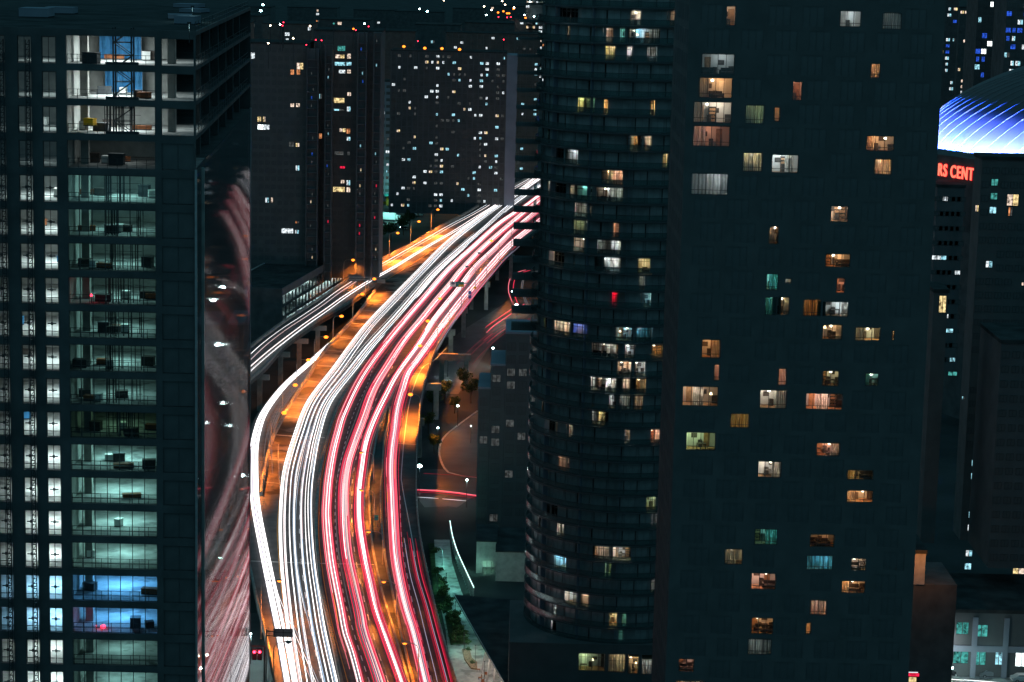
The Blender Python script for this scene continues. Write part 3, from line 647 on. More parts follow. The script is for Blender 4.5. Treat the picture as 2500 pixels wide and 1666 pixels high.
# ================================================================ right tower: flat dark slab of flats with lit windows
Y7 = 275.0
X7a, X7b = 20.5, 51.4
t7 = thing('apartment_tower', 'tall black apartment slab at the right with scattered orange and white lit windows', 'building', (X7a,Y7,30))
SH = lambda a=0,c=1: [('sheer',a,c)]
B7 = [(1773,15,1796,64,'n',.35,None),(1713,132,1793,185,'w',.28,None),(1707,190,1788,240,'o',.75,SH(0,.3)),(1693,249,1786,300,'n',.8,SH(0,.25)),(1692,308,1782,358,'p',.35,SH(0,.35)),(1687,424,1777,476,'w',.42,SH()),
(1814,373,1861,419,'y',1.0,SH()),(1820,257,1866,303,'g',.18,SH()),(2051,27,2102,66,'w',.55,SH(0,.3)),(2155,32,2201,72,'d',.1,SH()),(1935,200,1958,249,'p',.35,None),(2126,155,2149,193,'o',.9,SH()),(1890,262,1904,297,'o',.5,SH()),
(1884,378,1949,432,'w',1.0,SH(.5,.8)),(2115,332,2183,370,'o',.9,SH(0,.3)),(2135,389,2177,427,'o',1.0,SH()),(2028,503,2071,544,'n',1.2,None),(1877,552,1901,599,'o',1.0,SH(0,.6)),(2015,620,2076,653,'o',.75,None),
(1871,669,1900,709,'t',.6,[('teal_curtain',.25,1)]),(1917,682,1932,692,'d',.5,SH()),(2042,679,2062,717,'p',.8,None),(1868,726,1896,770,'t',.3,[('teal_curtain',0,1)]),(1897,726,1927,770,'y',1.1,SH(.6,1)),(1961,732,2005,777,'o',.22,[('ochre_curtain',0,1)]),
(2008,737,2071,775,'w',.6,SH(.75,1)),(2008,793,2056,830,'o',.9,SH(.7,1)),(2088,800,2149,838,'y',1.0,SH(0,.35)),(2178,807,2184,832,'y',.3,SH()),(1713,826,1759,875,'o',.6,SH(.55,1)),(1743,890,1757,930,'p',.6,SH()),
(1666,944,1753,992,'n',.7,SH(.3,.6)),(1675,1053,1747,1100,'g',.7,None),(1783,1010,1829,1045,'y',.3,[('ochre_curtain',0,1)]),(1900,900,1920,941,'p',.8,SH()),(2008,906,2048,944,'y',1.0,None),(2112,912,2145,943,'t',.8,[('teal_curtain',0,.35)]),
(1855,953,1920,1010,'n',.8,SH(.6,1)),(1967,961,2057,1008,'p',1.5,SH(.3,.6)),(1993,1082,2050,1119,'p',.95,SH(.6,1)),(1850,1127,1907,1167,'n',.9,SH(.6,1)),(2068,1148,2132,1181,'y',.4,[('ochre_curtain',0,.35)]),(2067,1198,2131,1235,'o',1.1,SH(0,.33)),
(1842,1292,1898,1331,'t',.4,[('teal_curtain',.5,1)]),(1769,1341,1813,1379,'y',.9,SH(0,.66)),(1834,1400,1894,1440,'p',1.0,None),(1834,1509,1888,1549,'o',.9,None),(1826,1561,1883,1599,'d',.2,SH()),(1657,1595,1695,1641,'p',.6,None),(1649,1651,1722,1690,'o',.8,SH(.3,.6)),
(1977,1305,2037,1342,'o',.2,None),(1969,1357,2033,1396,'c',.7,[('teal_curtain',0,1)]),(2078,1364,2114,1403,'n',1.0,None),(2054,1419,2112,1456,'o',1.2,SH(0,.33)),(1978,1466,2018,1505,'p',.9,SH()),(1967,1521,1980,1549,'o',.9,SH())]
FH7 = 2.945; Z7 = lambda k: 121.9-FH7*k
rows = {}
for (x0,y0,x1,y1,c_,br,cu) in B7:
    ym = (y0+y1)/2; a, b_ = P(x0,ym,y=Y7), P(x1,ym,y=Y7); zt, zb = P((x0+x1)/2,y0,y=Y7).z, P((x0+x1)/2,y1,y=Y7).z
    k = round((121.9-zb)/FH7); zf = Z7(k); zb = max(zb, zf+.05); zt = min(max(zt, zb+.6), zf+2.7)
    rows.setdefault(k, []).append((a.x,b_.x,zb,zt,c_,br,cu))
wall = B(); nd = 0
for k in range(-9, 30):
    zf = Z7(k); ws = sorted(rows.get(k, []))
    items = [(a,c,zb,zt,cc,br,cu) for (a,c,zb,zt,cc,br,cu) in ws]
    x = X7a+1.4+(.9 if k%2 else 0)                            # dark windows in the free stretches
    while x+2.7 < X7b-1.2 and nd < 235:
        if all(x+2.7 < q[0]-.25 or x > q[1]+.25 for q in ws): items.append((x,x+2.7,zf+.15,zf+2.6,None,0,None)); nd += 1
        x += 4.1
    items.sort(); xc = X7a
    for (a,c,zb,zt,cc,br,cu) in items:
        a, c = max(a, xc+.02, X7a+.05), min(c, X7b-.05)
        if c-a < .3: continue
        wall.box(xc,a,0,.3,zf-30,zf+FH7-30); wall.box(a,c,0,.3,zf-30,zb-30); wall.box(a,c,0,.3,zt-30,zf+FH7-30); xc = c
        window(t7, Vector(((a+c)/2,Y7,zb)), 0, c-a, zt-zb, cc, br, cu)
    wall.box(xc,X7b,0,.3,zf-30,zf+FH7-30)
wall.v = [(v[0]-X7a,v[1],v[2]) for v in wall.v]
wall.build('facade_wall', K['tower_wall'], t7)
B().box(0,X7b-X7a,4.2,26,0,120).build('tower_body', K['tower_wall'], t7)
for s in (0, X7b-X7a-.3): B().box(s,s+.3,.3,4.2,0,120).build('side_wall', K['tower_wall'], t7)
fs = B()
for k in range(-9,30): fs.box(.35,X7b-X7a-.35,.5,4.1,Z7(k)-30-.28,Z7(k)-30-.14)
fs.build('floor_slabs', K['slab'], t7)
cb = B()                                                        # corner window bays on the left flank
for k in range(-9,30):
    for j in range(6): cb.box(-.02,.0,1+j*3.8,3.6+j*3.8,Z7(k)-30+.4,Z7(k)-30+2.4)
cb.build('flank_glazing', mat('flank_glass',(.10,.105,.11),.7,var=.2,spec=.03), t7)

# ================================================================ round tower with balconies
CX, CY, RR = 19.7, 385.0, 15.5
t6 = thing('round_apartment_tower', 'round dark apartment tower with ring balconies and scattered lit flats in the centre right', 'building', (CX,CY,0))
def oncyl(px, py):
    d = CF*FPX+CR*(px-1250.0)-CU*(py-833.0)
    a = d.x**2+d.y**2; b = -2*(d.x*CX+d.y*CY); c = CX*CX+CY*CY-RR*RR; D = b*b-4*a*c
    if D < 0: return None
    t = (-b-math.sqrt(D))/(2*a); return CAM+d*t
ang = lambda p: math.degrees(math.atan2(p.x-CX, CY-p.y))
B6 = [(1361,17,1413,57,'w',1.0,SH(0,.5)),(1540,34,1565,63,'n',1.3,None),(1535,72,1560,106,'c',1.4,None),(1561,72,1610,106,'w',.35,SH(.5,1)),(1476,112,1499,145,'y',.9,SH()),(1529,115,1541,151,'w',1.0,SH()),(1577,118,1601,151,'w',.3,SH()),(1413,237,1428,269,'g',.7,SH(.5,1)),(1428,237,1453,269,'t',.15,SH()),(1473,240,1486,271,'y',.9,None),(1587,246,1596,278,'y',1.0,SH()),
(1532,331,1548,363,'d',.2,SH()),(1550,331,1568,363,'y',1.0,None),(1572,331,1592,363,'n',.9,SH()),(1350,352,1378,392,'w',1.2,SH(.4,1)),(1379,352,1407,392,'w',.5,None),(1617,375,1627,401,'y',.4,SH()),(1468,409,1488,444,'y',.8,SH(0,.3)),(1490,409,1522,444,'p',.9,SH()),(1340,435,1382,470,'w',.8,SH(0,.6)),(1390,447,1404,468,'n',.9,SH()),(1406,447,1448,478,'t',.12,None),(1458,450,1488,480,'w',.5,None),(1490,450,1522,480,'d',.3,SH()),
(1405,498,1445,527,'d',.35,SH()),(1404,545,1428,578,'g',.8,SH()),(1502,555,1512,576,'p',.6,SH()),(1402,587,1428,610,'w',.5,None),(1459,594,1482,628,'d',.25,SH()),(1483,594,1516,628,'w',1.2,SH()),(1352,617,1378,650,'n',1.0,None),(1453,634,1480,659,'w',.4,None),(1482,634,1514,659,'w',1.3,SH(.4,1)),(1557,640,1588,663,'y',.8,SH(0,.4)),(1560,683,1572,702,'d',.6,SH()),(1496,720,1509,729,'r',.9,SH()),(1330,770,1344,790,'g',.8,SH()),(1356,784,1393,803,'n',1.2,SH(0,.5)),(1395,792,1434,821,'b',1.0,SH(.7,1)),(1505,800,1545,833,'c',.7,None),(1550,800,1590,833,'c',.5,[('teal_curtain',0,1)]),
(1590,849,1633,882,'y',.9,None),(1447,839,1473,861,'w',.5,None),(1475,839,1506,861,'d',.5,SH(.5,1)),(1528,845,1550,865,'w',.6,None),(1506,884,1545,912,'n',1.1,None),(1550,884,1571,912,'w',.7,None),(1445,920,1470,950,'w',.6,None),(1471,920,1510,952,'w',1.2,SH(.5,1)),(1511,922,1545,954,'n',1.1,SH()),(1546,924,1574,956,'y',.9,SH(.6,1)),(1508,962,1540,985,'d',.2,SH()),(1545,968,1572,992,'n',.25,SH()),(1444,999,1468,1024,'d',.3,None),(1469,999,1486,1024,'y',.9,None),(1587,1051,1624,1070,'p',1.2,SH(.5,1)),(1330,1013,1355,1039,'w',1.0,SH(0,.4)),(1364,1106,1382,1125,'p',.5,SH()),(1577,1210,1600,1235,'g',.5,None),
(1324,1244,1342,1285,'w',2.0,None),(1345,1250,1360,1290,'w',.5,None),(1362,1262,1379,1297,'n',1.0,SH(0,.4)),(1446,1319,1458,1339,'n',.5,None),(1460,1319,1488,1339,'n',.5,SH()),(1494,1322,1543,1342,'w',.9,None),(1355,1341,1378,1357,'c',1.6,None),(1377,1425,1412,1445,'w',.7,SH(.6,1)),(1420,1430,1438,1449,'n',.5,None),(1486,1515,1502,1532,'y',1.2,None),(1508,1520,1522,1540,'t',.2,SH())]
FH6 = 2.9; Z6 = lambda k: 2.1+2.9*k-2.5
rows6 = {}
for (x0,y0,x1,y1,c_,br,cu) in B6:
    ym = (y0+y1)/2; a, b_, tpt = oncyl(x0,ym), oncyl(x1,ym), oncyl((x0+x1)/2,y0)
    if not (a and b_ and tpt): continue
    k = round((tpt.z-2.1)/2.9); rows6.setdefault(k, []).append((ang(a),ang(b_),c_,br,cu))
wall = B(); nd = 0; rest = B()
def cylpt(a, r, z): a = math.radians(a); return (r*math.sin(a), -r*math.cos(a), z)
for k in range(7, 51):
    zf = Z6(k); ws = sorted(rows6.get(k, [])); items = []
    for (a0,a1,cc,br,cu) in ws: items.append((a0,max(a1,a0+2.5),cc,br,cu))
    a = -98 + (k%3)*1.0
    while a < 50:
        if a > -75 and random.random() < .07 and all(a+4 < q[0]-.6 or a > q[1]+.6 for q in items): items.append((a,a+rnd(2.5,4.2),random.choice('wwcdntw'),rnd(.12,.8),random.choice([None,SH()])))
        if all(a+8 < q[0]-.6 or a > q[1]+.6 for q in items): items.append((a,a+8,None,0,None))
        a += 9.6
    items.sort(); cov = []
    for (a0,a1,cc,br,cu) in items:
        if cov and a0 < cov[-1][1]+.3: a0 = cov[-1][1]+.3
        if a1-a0 < 2: continue
        cov.append((a0,a1))
        if cc is None:
            nd += 1
            if nd > 200:                                           # the rest of the unlit windows: one joined part
                mid = math.radians((a0+a1)/2); hw = math.radians(a1-a0)/2; w_ = RR*math.sin(hw); rr_ = RR*math.cos(hw); cs_, sn_ = math.cos(mid), math.sin(mid)
                def tr3(x, y, z): return (rr_*sn_+x*cs_-y*sn_, -rr_*cs_+x*sn_+y*cs_, zf+.12+z)
                for (xa,xb,za,zb_,mi) in ((-w_+.05,w_-.05,.05,2.31,0),(-.04,.04,.06,2.3,1),(-w_+.05,w_-.05,1.8,1.87,1)):
                    y0_ = .08 if mi == 0 else .04
                    rest.add([tr3(xa,y0_,za),tr3(xb,y0_,za),tr3(xb,y0_,zb_),tr3(xa,y0_,zb_)], [(0,1,2,3)], mi)
                continue
        mid = math.radians((a0+a1)/2); hw = math.radians(a1-a0)/2; w_ = 2*RR*math.sin(hw)
        p0 = Vector((RR*math.cos(hw)*math.sin(mid), -RR*math.cos(hw)*math.cos(mid), 0))
        window(t6, Vector((CX,CY,zf+.12))+p0, mid, w_-.04, 2.36, cc, br*1.5, cu, dp=3.2, tr=.78, deep=True)
    a = -180.0
    while a < 180:
        b2 = a+1.5; op = any(a < q[1]-.7 and b2 > q[0]+.7 for q in cov)
        if not op: wall.quad(cylpt(a,RR,zf),cylpt(b2,RR,zf),cylpt(b2,RR,zf+2.9),cylpt(a,RR,zf+2.9))
        else:
            wall.quad(cylpt(a,RR,zf+2.46),cylpt(b2,RR,zf+2.46),cylpt(b2,RR,zf+2.9),cylpt(a,RR,zf+2.9)); wall.quad(cylpt(a,RR,zf),cylpt(b2,RR,zf),cylpt(b2,RR,zf+.14),cylpt(a,RR,zf+.14))
        a = b2
wall.build('facade_wall', K['recess_wall'], t6); tag(rest.build('unlit_windows', [K['recess_glass'],K['recess_wall']], t6, recalc=False), kind='stuff')
core = B(); N = 48
core.add([cylpt(360*i/N,RR-4.4,z) for z in (0,150) for i in range(N)], [(i,(i+1)%N,N+(i+1)%N,N+i) for i in range(N)]+[tuple(range(N,2*N))]); core.build('tower_core', K['tower_wall'], t6)
K['rail_glass'] = glass('rail_glass', (.72,.88,.88), .0, .10, veil=.30, fk=.25)
def ringmesh(r0, r1, z0, z1, a0=-105, a1=60, st=3):
    b = B(); A = [a0+st*i for i in range(int((a1-a0)/st)+1)]; n = len(A)
    vs = [cylpt(a,r,z) for r,z in ((r0,z0),(r1,z0),(r1,z1),(r0,z1)) for a in A]; fs = []
    for j in range(4):
        for i in range(n-1): fs.append((j*n+i, j*n+i+1, ((j+1)%4)*n+i+1, ((j+1)%4)*n+i))
    fs += [(0,n,2*n,3*n),(n-1,4*n-1,3*n-1,2*n-1)]
    b.add(vs, fs); return b
slabm = ringmesh(RR+.02, RR+1.1, -.2, 0).mesh('balcony_slab', K['grey_wall']); railm = ringmesh(RR+1.04, RR+1.07, .08, 1.0).mesh('balustrade', K['rail_glass']); capm = ringmesh(RR+1.02, RR+1.09, 1.0, 1.06).mesh('handrail', K['dark_metal'])
divm = B().box(-.03,.03,-1.0,-.02,0,2.68).mesh('balcony_divider', K['pale_wall'])
sb = B().box(-4.6,0,-5.2,3,-.2,0).mesh('side_balcony', K['dark_wall']); 
sr = B()
for i in range(12): sr.box(-4.6+i*.41,-4.57+i*.41,-5.2,-5.17,0,1.05); sr.box(-4.6,-4.57,-5.2+i*.7,-5.17+i*.7,0,1.05)
sr.box(-4.6,0,-5.2,-5.16,1.05,1.1).box(-4.6,-4.56,-5.16,3,1.05,1.1); srm = sr.mesh('side_railing', K['dark_metal'])
for k in range(7, 51):
    z = Z6(k); s_ = put('balcony_slab', slabm, t6, (0,0,z)); put('balustrade', railm, s_); put('handrail', capm, s_)
    for a in (-57,-28,-4,22,45): put('balcony_divider', divm, s_, cylpt(a,RR,0), math.radians(a))
    if k > 24: q = put('side_balcony', sb, t6, (-RR+.2,0,z)); put('side_railing', srm, q)
# bright two storey podium under the round tower
YP = CY-RR-1.6
pod = B(); px0 = -19.0; xc = px0; PZ0, PZ1 = 14.7, 18.5
pod.box(px0,24,YP-CY,YP-CY+.3,0,PZ0); pod.box(px0,24,YP-CY,YP-CY+.3,PZ1,20.2); pod.box(px0,px0+.3,YP-CY+.3,6,0,20.2); pod.box(px0,24,YP-CY+.3,8,20.0,20.15)
for (x0,y0,x1,y1,c_,br,cu,nn) in ((1412,1585,1478,1638,'g',2.6,None,4),(1484,1598,1528,1641,'y',.5,SH(),3),(1532,1608,1559,1645,'y',1.0,SH(0,.4),2),(1566,1612,1600,1647,'w',.25,SH(),2)):
    a, b_ = P(x0,y1,y=YP), P(x1,y0,y=YP); pod.box(xc,a.x-CX-.02,YP-CY,YP-CY+.3,PZ0,PZ1); xc = b_.x-CX+.02
    pod.box(a.x-CX,b_.x-CX,YP-CY,YP-CY+.3,PZ0,a.z) if a.z > PZ0+.05 else None
    window(t6, Vector(((a.x+b_.x)/2,YP,a.z)), 0, b_.x-a.x, b_.z-a.z, c_, br*1.6, cu, dp=3.2, tr=.62, npan=nn)
pod.box(xc,24,YP-CY,YP-CY+.3,PZ0,PZ1)
pod.build('podium_wall', K['tower_wall'], t6)
# ================================================================ left tower under construction
Y1 = 259.0
XB = lambda px: P(px,900,y=Y1).x
ZF = lambda k: 122.4-3.98*k
t1 = thing('construction_tower', 'office tower under construction at the left, lit empty floors, partly glazed', 'building', (-50,Y1,0))
OX, OZ = 50.0, 0.0
def L1(x): return x+OX
XL = -75.0; XC = XB(478)
wall = B()
opens = [(XB(-95),XB(-62)),(XB(-36),XB(-2)),(XB(0)-.6+.6,XB(24)),(XB(54),XB(87)),(XB(112),XB(145)),(XB(170),XB(381)),(XB(397),XB(474))]
opens = [(XB(-46),XB(-14)),(XB(-9),XB(24)),(XB(54),XB(87)),(XB(112),XB(145)),(XB(170),XB(381)),(XB(397),XB(474))]
xs = [XL]+[v for o in opens for v in o]+[XC]
for i in range(0,len(xs),2): wall.box(L1(xs[i]),L1(xs[i+1]),0,.5,20,ZF(-1)-.0)
for (a,c) in opens:
    bay = c-a > 6
    for k in range(-1,25):
        zb = ZF(k); top = ZF(k)-.82 if bay else ZF(k)-.98
        wall.box(L1(a),L1(c),.02,.45,top,zb-.05)
wall.build('facade_wall', K['dark_wall'], t1)
XD = P(610,700,y=357).x
def xr(y): return XC+(XD-XC)*(y/98.0)
for k in range(-1,25):
    z = ZF(k)
    ins = 1.2 if k > 3 else .25
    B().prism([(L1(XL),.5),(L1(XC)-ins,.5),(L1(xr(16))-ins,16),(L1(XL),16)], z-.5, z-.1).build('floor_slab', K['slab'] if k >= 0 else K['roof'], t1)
    B().prism([(L1(XL),16.02),(L1(xr(16))-ins,16.02),(L1(XD)-ins,98),(L1(XL),98)], z-.5, z-.1).build('shaded_rear_slab', K['dark_wall'] if k >= 0 else K['roof'], t1)  # dark tone painted on the rear slab for the flank's shade
    if k <= 3: B().prism([(L1(XC)-.25,.5),(L1(XC)+.02,.5),(L1(XD)+.02,98),(L1(XD)-.25,98)], z-.55, z-.08).build('shade_fascia', K['dark_wall'], t1)  # added dark fascia, shade put over the pale slab edges
# core walls, and an added partition keeping the bay light off the left rooms
cw = B(); cw.box(L1(XL),L1(XB(380)),15.5,16,20,ZF(-1)-.5); cw.box(L1(XB(160)),L1(XB(160))+.25,.5,15.5,20,ZF(-1)-.5); cw.box(L1(XB(388)),L1(XB(388))+.25,.5,15.5,20,ZF(3)-.5); cw.box(L1(XB(388)),L1(XC)-.1,8,8.3,20,ZF(3)-.5)
cw.build('core_wall', K['pale_concrete'], t1)
cols = []
for px in (192,405):
    x = L1(XB(px)); B().box(x-.45,x+.45,5,5.9,20,ZF(-1)-.5).build('concrete_column', K['concrete'], t1)
for y in (20,34,48,62,76,90):
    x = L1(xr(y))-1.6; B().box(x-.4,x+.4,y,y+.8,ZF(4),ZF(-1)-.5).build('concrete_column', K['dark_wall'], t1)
# glazing: column windows and the wide bay
mul = B(); tr_ = B()
for k in range(0,22):
    zb, zt = ZF(k), ZF(k)+2.98
    for (a,c) in opens[:4]:
        fr = B(); x0, x1 = 0, c-a
        fr.box(x0,x0+.07,.2,.3,0,2.98).box(x1-.07,x1,.2,.3,0,2.98).box(x0+.07,x1-.07,.2,.3,0,.07).box(x0+.07,x1-.07,.2,.3,2.9,2.98)
        xm = (x0+x1)/2 - .05; fr.box(xm-.035,xm+.035,.21,.29,.07,2.9).box(x0+.07,x1-.07,.22,.28,.62,.69)
        if k >= 4: fr.box(xm-.5,xm+.5,.19,.31,1.5,1.62).box(xm-.12,xm+.12,.18,.32,1.4,1.75)
        if a == opens[0][0] and k == 0: pass
        w_ = fr.build('window', K['frame'], t1, (L1(a),0,zb))
        for (u,v) in ((x0+.07,xm-.035),(xm+.035,x1-.07)): put('pane', unit_pane, w_, (u,.25,.07), 0, (v-u,1,2.83))
    if k >= 4:
        a, c = opens[4]; nn = 7 if k >= 12 else 7
        w_ = B().box(0,c-a,.2,.3,0,.06).box(0,c-a,.2,.3,3.08,3.16).box(0,c-a,.22,.28,.55,.61).build('window', K['frame'], t1, (L1(a),0,zb))
        edges = [0,.13*(c-a)]+[(.13+.145*i)*(c-a) for i in range(1,7)]
        for i, u in enumerate(edges):
            v = edges[i+1] if i+1 < len(edges) else c-a
            put('mullion', bpy.data.meshes.get('mullion') or B().box(-.04,.04,.21,.29,.06,3.08).mesh('mullion', K['frame']), w_, (u,0,0))
            put('pane', unit_pane, w_, (u+.05,.25,.07), 0, (v-u-.1,1,3.0))
    if k >= 3:
        a, c = opens[5]; w_ = B().box(0,c-a,.2,.3,0,.06).box(0,c-a,.2,.3,3.08,3.16).box((c-a)/2-.05,(c-a)/2+.05,.21,.31,.06,3.08).build('window', K['frame'], t1, (L1(a),0,zb))
        put('pane', bpy.data.meshes.get('dark_bay_pane') or B().box(0,c-a,.24,.26,.06,3.08).mesh('dark_bay_pane', K['dark_glass']), w_)
    # guard rail along the slab edge
    g_ = B(); a, c = opens[4]; n = 9
    for i in range(n+1): x = a+(c-a)*i/n; g_.box(L1(x)-.025,L1(x)+.025,.75,.8,zb-.1,zb+1.05)
    g_.box(L1(a),L1(c),.76,.79,zb+.98,zb+1.03).box(L1(a),L1(c),.76,.79,zb+.5,zb+.54); g_.build('guard_rail', K['dark_metal'], t1)
# open slab edges with railings on the receding flank
for k in range(-1,3):
    z = ZF(k)-.1; r_ = B(); pts = [(L1(xr(y))-.15,y,z) for y in range(2,98,4)]
    for p_ in pts: r_.beam(p_, (p_[0],p_[1],p_[2]+1.1), .06)
    for h_ in (.55,1.08): r_.beam((pts[0][0],pts[0][1],z+h_), (pts[-1][0],pts[-1][1],z+h_), .05)
    r_.build('guard_rail', K['dark_metal'], t1)
# ribbed glass cladding of the flank below the open floors
rb = B(); zt, zb = P(482,415,y=Y1).z, 5.0
N = 80; d = Vector((XD-XC,98,0)); L = d.length; u = d.normalized(); nrm = Vector((u.y,-u.x,0)); prof = []
for i in range(N):
    for s_ in range(8):
        q = (i+s_/8)/N*L; a_ = math.pi*s_/8; prof.append((q, .02+.05*math.sin(a_)))
prof.append((L,.02))
vs = []
for z in (zb,zt):
    for q, h_ in prof: p_ = Vector((L1(XC),.0,0))+u*q+nrm*h_; vs.append((p_.x,p_.y,z))
n = len(prof); rb.add(vs, [(i,i+1,n+i+1,n+i) for i in range(n-1)])
o = rb.build('ribbed_cladding', K['ribbed'], t1, recalc=False)
e_ = B(); p_ = Vector((L1(XC),0,0))+u*L; e_.box(p_.x-.1,p_.x+.15,p_.y,p_.y+.3,zb,zt); p_ = Vector((L1(XC),0,0)); e_.box(p_.x-.05,p_.x+.2,p_.y-.25,p_.y-.02,zb,zt); e_.build('edge_trim', K['steel'], t1)
for j in range(26):
    z = zt-2-j*3.98
    if z < zb: break
B().box(L1(XL),L1(XL)+.3,.5,98,0,ZF(-1)-.5).build('rear_flank', K['dark_wall'], t1)
B().box(L1(XL),L1(XD),98.05,98.35,0,ZF(-1)-.5).build('rear_wall', K['dark_wall'], t1)
# light on every floor
WHT, TEA, BLU, GRN = (.85,1,1), (.46,.95,.90), (.13,.48,1), (.38,.8,.5)
fc = [(WHT,2.2),(WHT,2.2),(WHT,2.0),(WHT,.12),(TEA,.8),(TEA,.55),(TEA,.55),(TEA,.5),(TEA,.55),(TEA,.5),(TEA,.45),(GRN,.22),(TEA,.8),(TEA,1.0),(TEA,.9),(BLU,1.9),(BLU,1.5),(TEA,.3),(TEA,.45),(WHT,.6),(TEA,.3)]
fc = fc[:11]+[(GRN,.16)]+[(TEA,.9),(TEA,1.0),(TEA,.9),(TEA,.8),(BLU,2.0),(BLU,1.6),(TEA,.35),(TEA,.45),(WHT,.6),(TEA,.3)]
lc = [WHT]*16+[(.35,.7,1)]*2+[WHT]*6
lp = [.25,.25,.3,.10,.8,.8,.9,.6,.8,.7,.7,.8,1.0,1.2,1.2,1.2,2.0,1.8,.9,1.2,1.0,.8]
for k, (c_, s_) in enumerate(fc):
    z = ZF(k)+3.2; x = L1(XB(290))
    lamp('floor_light','AREA', 430*s_, c_, t1, (x-1,7.0,z), shape='RECTANGLE', size=3.5, size_y=2.0)
    lamp('floor_light','AREA', 680*lp[k], lc[k], t1, (L1(XB(90)),6.5,z), shape='RECTANGLE', size=3.0, size_y=2.0)
    if k < 3: lamp('floor_light','AREA', 60, WHT, t1, (L1(XB(420)),9,z), shape='RECTANGLE', size=1.5, size_y=1.5)
# equipment on the floors
def bx_thing(name, label, cat, x, y, z, w, d, h, m, group, lid=None):
    t = thing(name, label, cat, (x,y,z), rnd(-.3,.3), group)
    B().box(-w/2,w/2,-d/2,d/2,.12,h).build('body', m, t); B().box(-w/2,w/2,-d/2,-d/2+.15,0,.12).box(-w/2,w/2,d/2-.15,d/2,0,.12).build('runner', K['dark_metal'], t)
    B().box(-w/2-.03,w/2+.03,-d/2-.03,d/2+.03,h,h+.08).build('lid', lid or m, t); return t
K['tarp'] = mat('tarp', (.05,.22,.45), .6, var=.25, scale=1.2, bump=.2); K['yellow'] = mat('yellow', (.8,.45,.02), .5, var=.1); K['rust'] = mat('rust', (.25,.09,.04), .8, var=.3, scale=2); K['white_bag'] = mat('white_bag', (.7,.7,.68), .8, var=.1, scale=2)
bx_thing('generator', 'yellow site generator box on the third lit floor of the construction tower', 'generator', XB(213), Y1+3.2, ZF(2)+.6, 1.25,.9,.8, K['yellow'], None)
for k, (px, w_) in ((0,(250,5.0)),(1,(258,4.5))):
    t = thing('tarp_screen', f'blue tarpaulin screen across the back of the {"top" if k==0 else "second"} lit floor', 'tarpaulin', (XB(px),Y1+13.5,ZF(k)-.1))
    s_ = B(); s_.add([(-w_/2+i*w_/20, .12*math.sin(i*1.7), z) for z in (0,2.7) for i in range(21)], [(i,i+1,22+i,21+i) for i in range(20)]); s_.build('sheet', K['tarp'], t, recalc=False)
    for x in (-w_/2,0,w_/2): B().tube([(x,.15,0),(x,.15,2.8)],.04,5).build('pole', K['steel'], t)
for k in range(0,18):
    kinds = random.sample([('material_crate','dark crate of building materials on a lit floor of the construction tower','crate',K['furniture'],1.4,1.0,.9),('rubble_bin','dark rubble bin on a lit floor of the construction tower','bin',K['dark_metal'],1.6,1.1,1.1),('material_stack','rusty stack of formwork on a lit floor of the construction tower','stack',K['rust'],2.0,.9,.6),('bulk_bag','white bulk bag on a lit floor of the construction tower','bag',K['white_bag'],.9,.9,.9)], 4 if k < 13 else 2)
    if k in (13,14,15): kinds = kinds[:1]
    for (nm,lb,ct,m_,w_,d_,h_) in kinds:
        bx_thing(nm, lb.replace('a lit floor of the construction tower', f'the {ORD[k]} floor of the construction tower'), ct, XB(rnd(180,365)), Y1+rnd(2,6+max(0,8-k)), ZF(k)-.1, w_*rnd(.7,1.2), d_, h_*rnd(.7,1.2), m_, 'building materials on the lit floors')
    if k < 12 and k != 3:
        bx_thing('material_crate', f'crate behind the narrow windows, {ORD[k]} floor of the construction tower', 'crate', XB(random.choice([68,126,10])), Y1+rnd(4,11), ZF(k)-.1, rnd(.8,1.6), 1, rnd(.5,1.2), random.choice([K['rust'],K['tarp'],K['furniture'],K['white_bag']]), 'crates behind the narrow windows')
# shoring posts
for k in range(2,12):
    if k == 3: continue
    t = thing('shoring_frame', f'cluster of vertical shoring posts in the wide bay of the {ORD[k]} floor', 'scaffold', (XB(292),Y1+2.2,ZF(k)-.1), 0, 'shoring posts on the lit floors')
    for i in range(15):
        x = random.choice([rnd(-1.9,-.9),rnd(-1.9,-.9),rnd(.4,2.3),rnd(-.8,.4)]); y = rnd(-1.2,1.6); B().box(x-.05,x+.05,y-.05,y+.05,0,3.35).build('post', K['dark_metal'], t)
    B().box(-1.9,2.3,-.03,.03,1.0,1.06).box(-1.9,2.3,-.03,.03,2.1,2.15).build('ledger', K['dark_metal'], t)
# crane mast through the top floors
t = thing('crane_mast', 'black lattice crane mast passing through the top floors of the construction tower', 'crane', (XB(301),Y1+1.7,ZF(2)-.1))
for sx in (-1.05,1.05):
    for sy in (-.8,.8): B().box(sx-.09,sx+.09,sy-.09,sy+.09,0,12.2).build('chord', K['dark_metal'], t)
for i in range(8):
    z = i*1.5; b_ = B()
    for sy in (-.8,.8): b_.beam((-1.05,sy,z),(1.05,sy,z),.08); b_.beam((-1.05 if i%2 else 1.05,sy,z),(1.05 if i%2 else -1.05,sy,z+1.5),.09)
    b_.build('lattice', K['dark_metal'], t)
for k in range(3): B().box(-1.9,1.9,-1.2,-.9,k*3.98-.0,k*3.98+.35).box(-1.6,1.4,-.9,.9,k*3.98,k*3.98+.18).build('collar', K['dark_metal'], t)
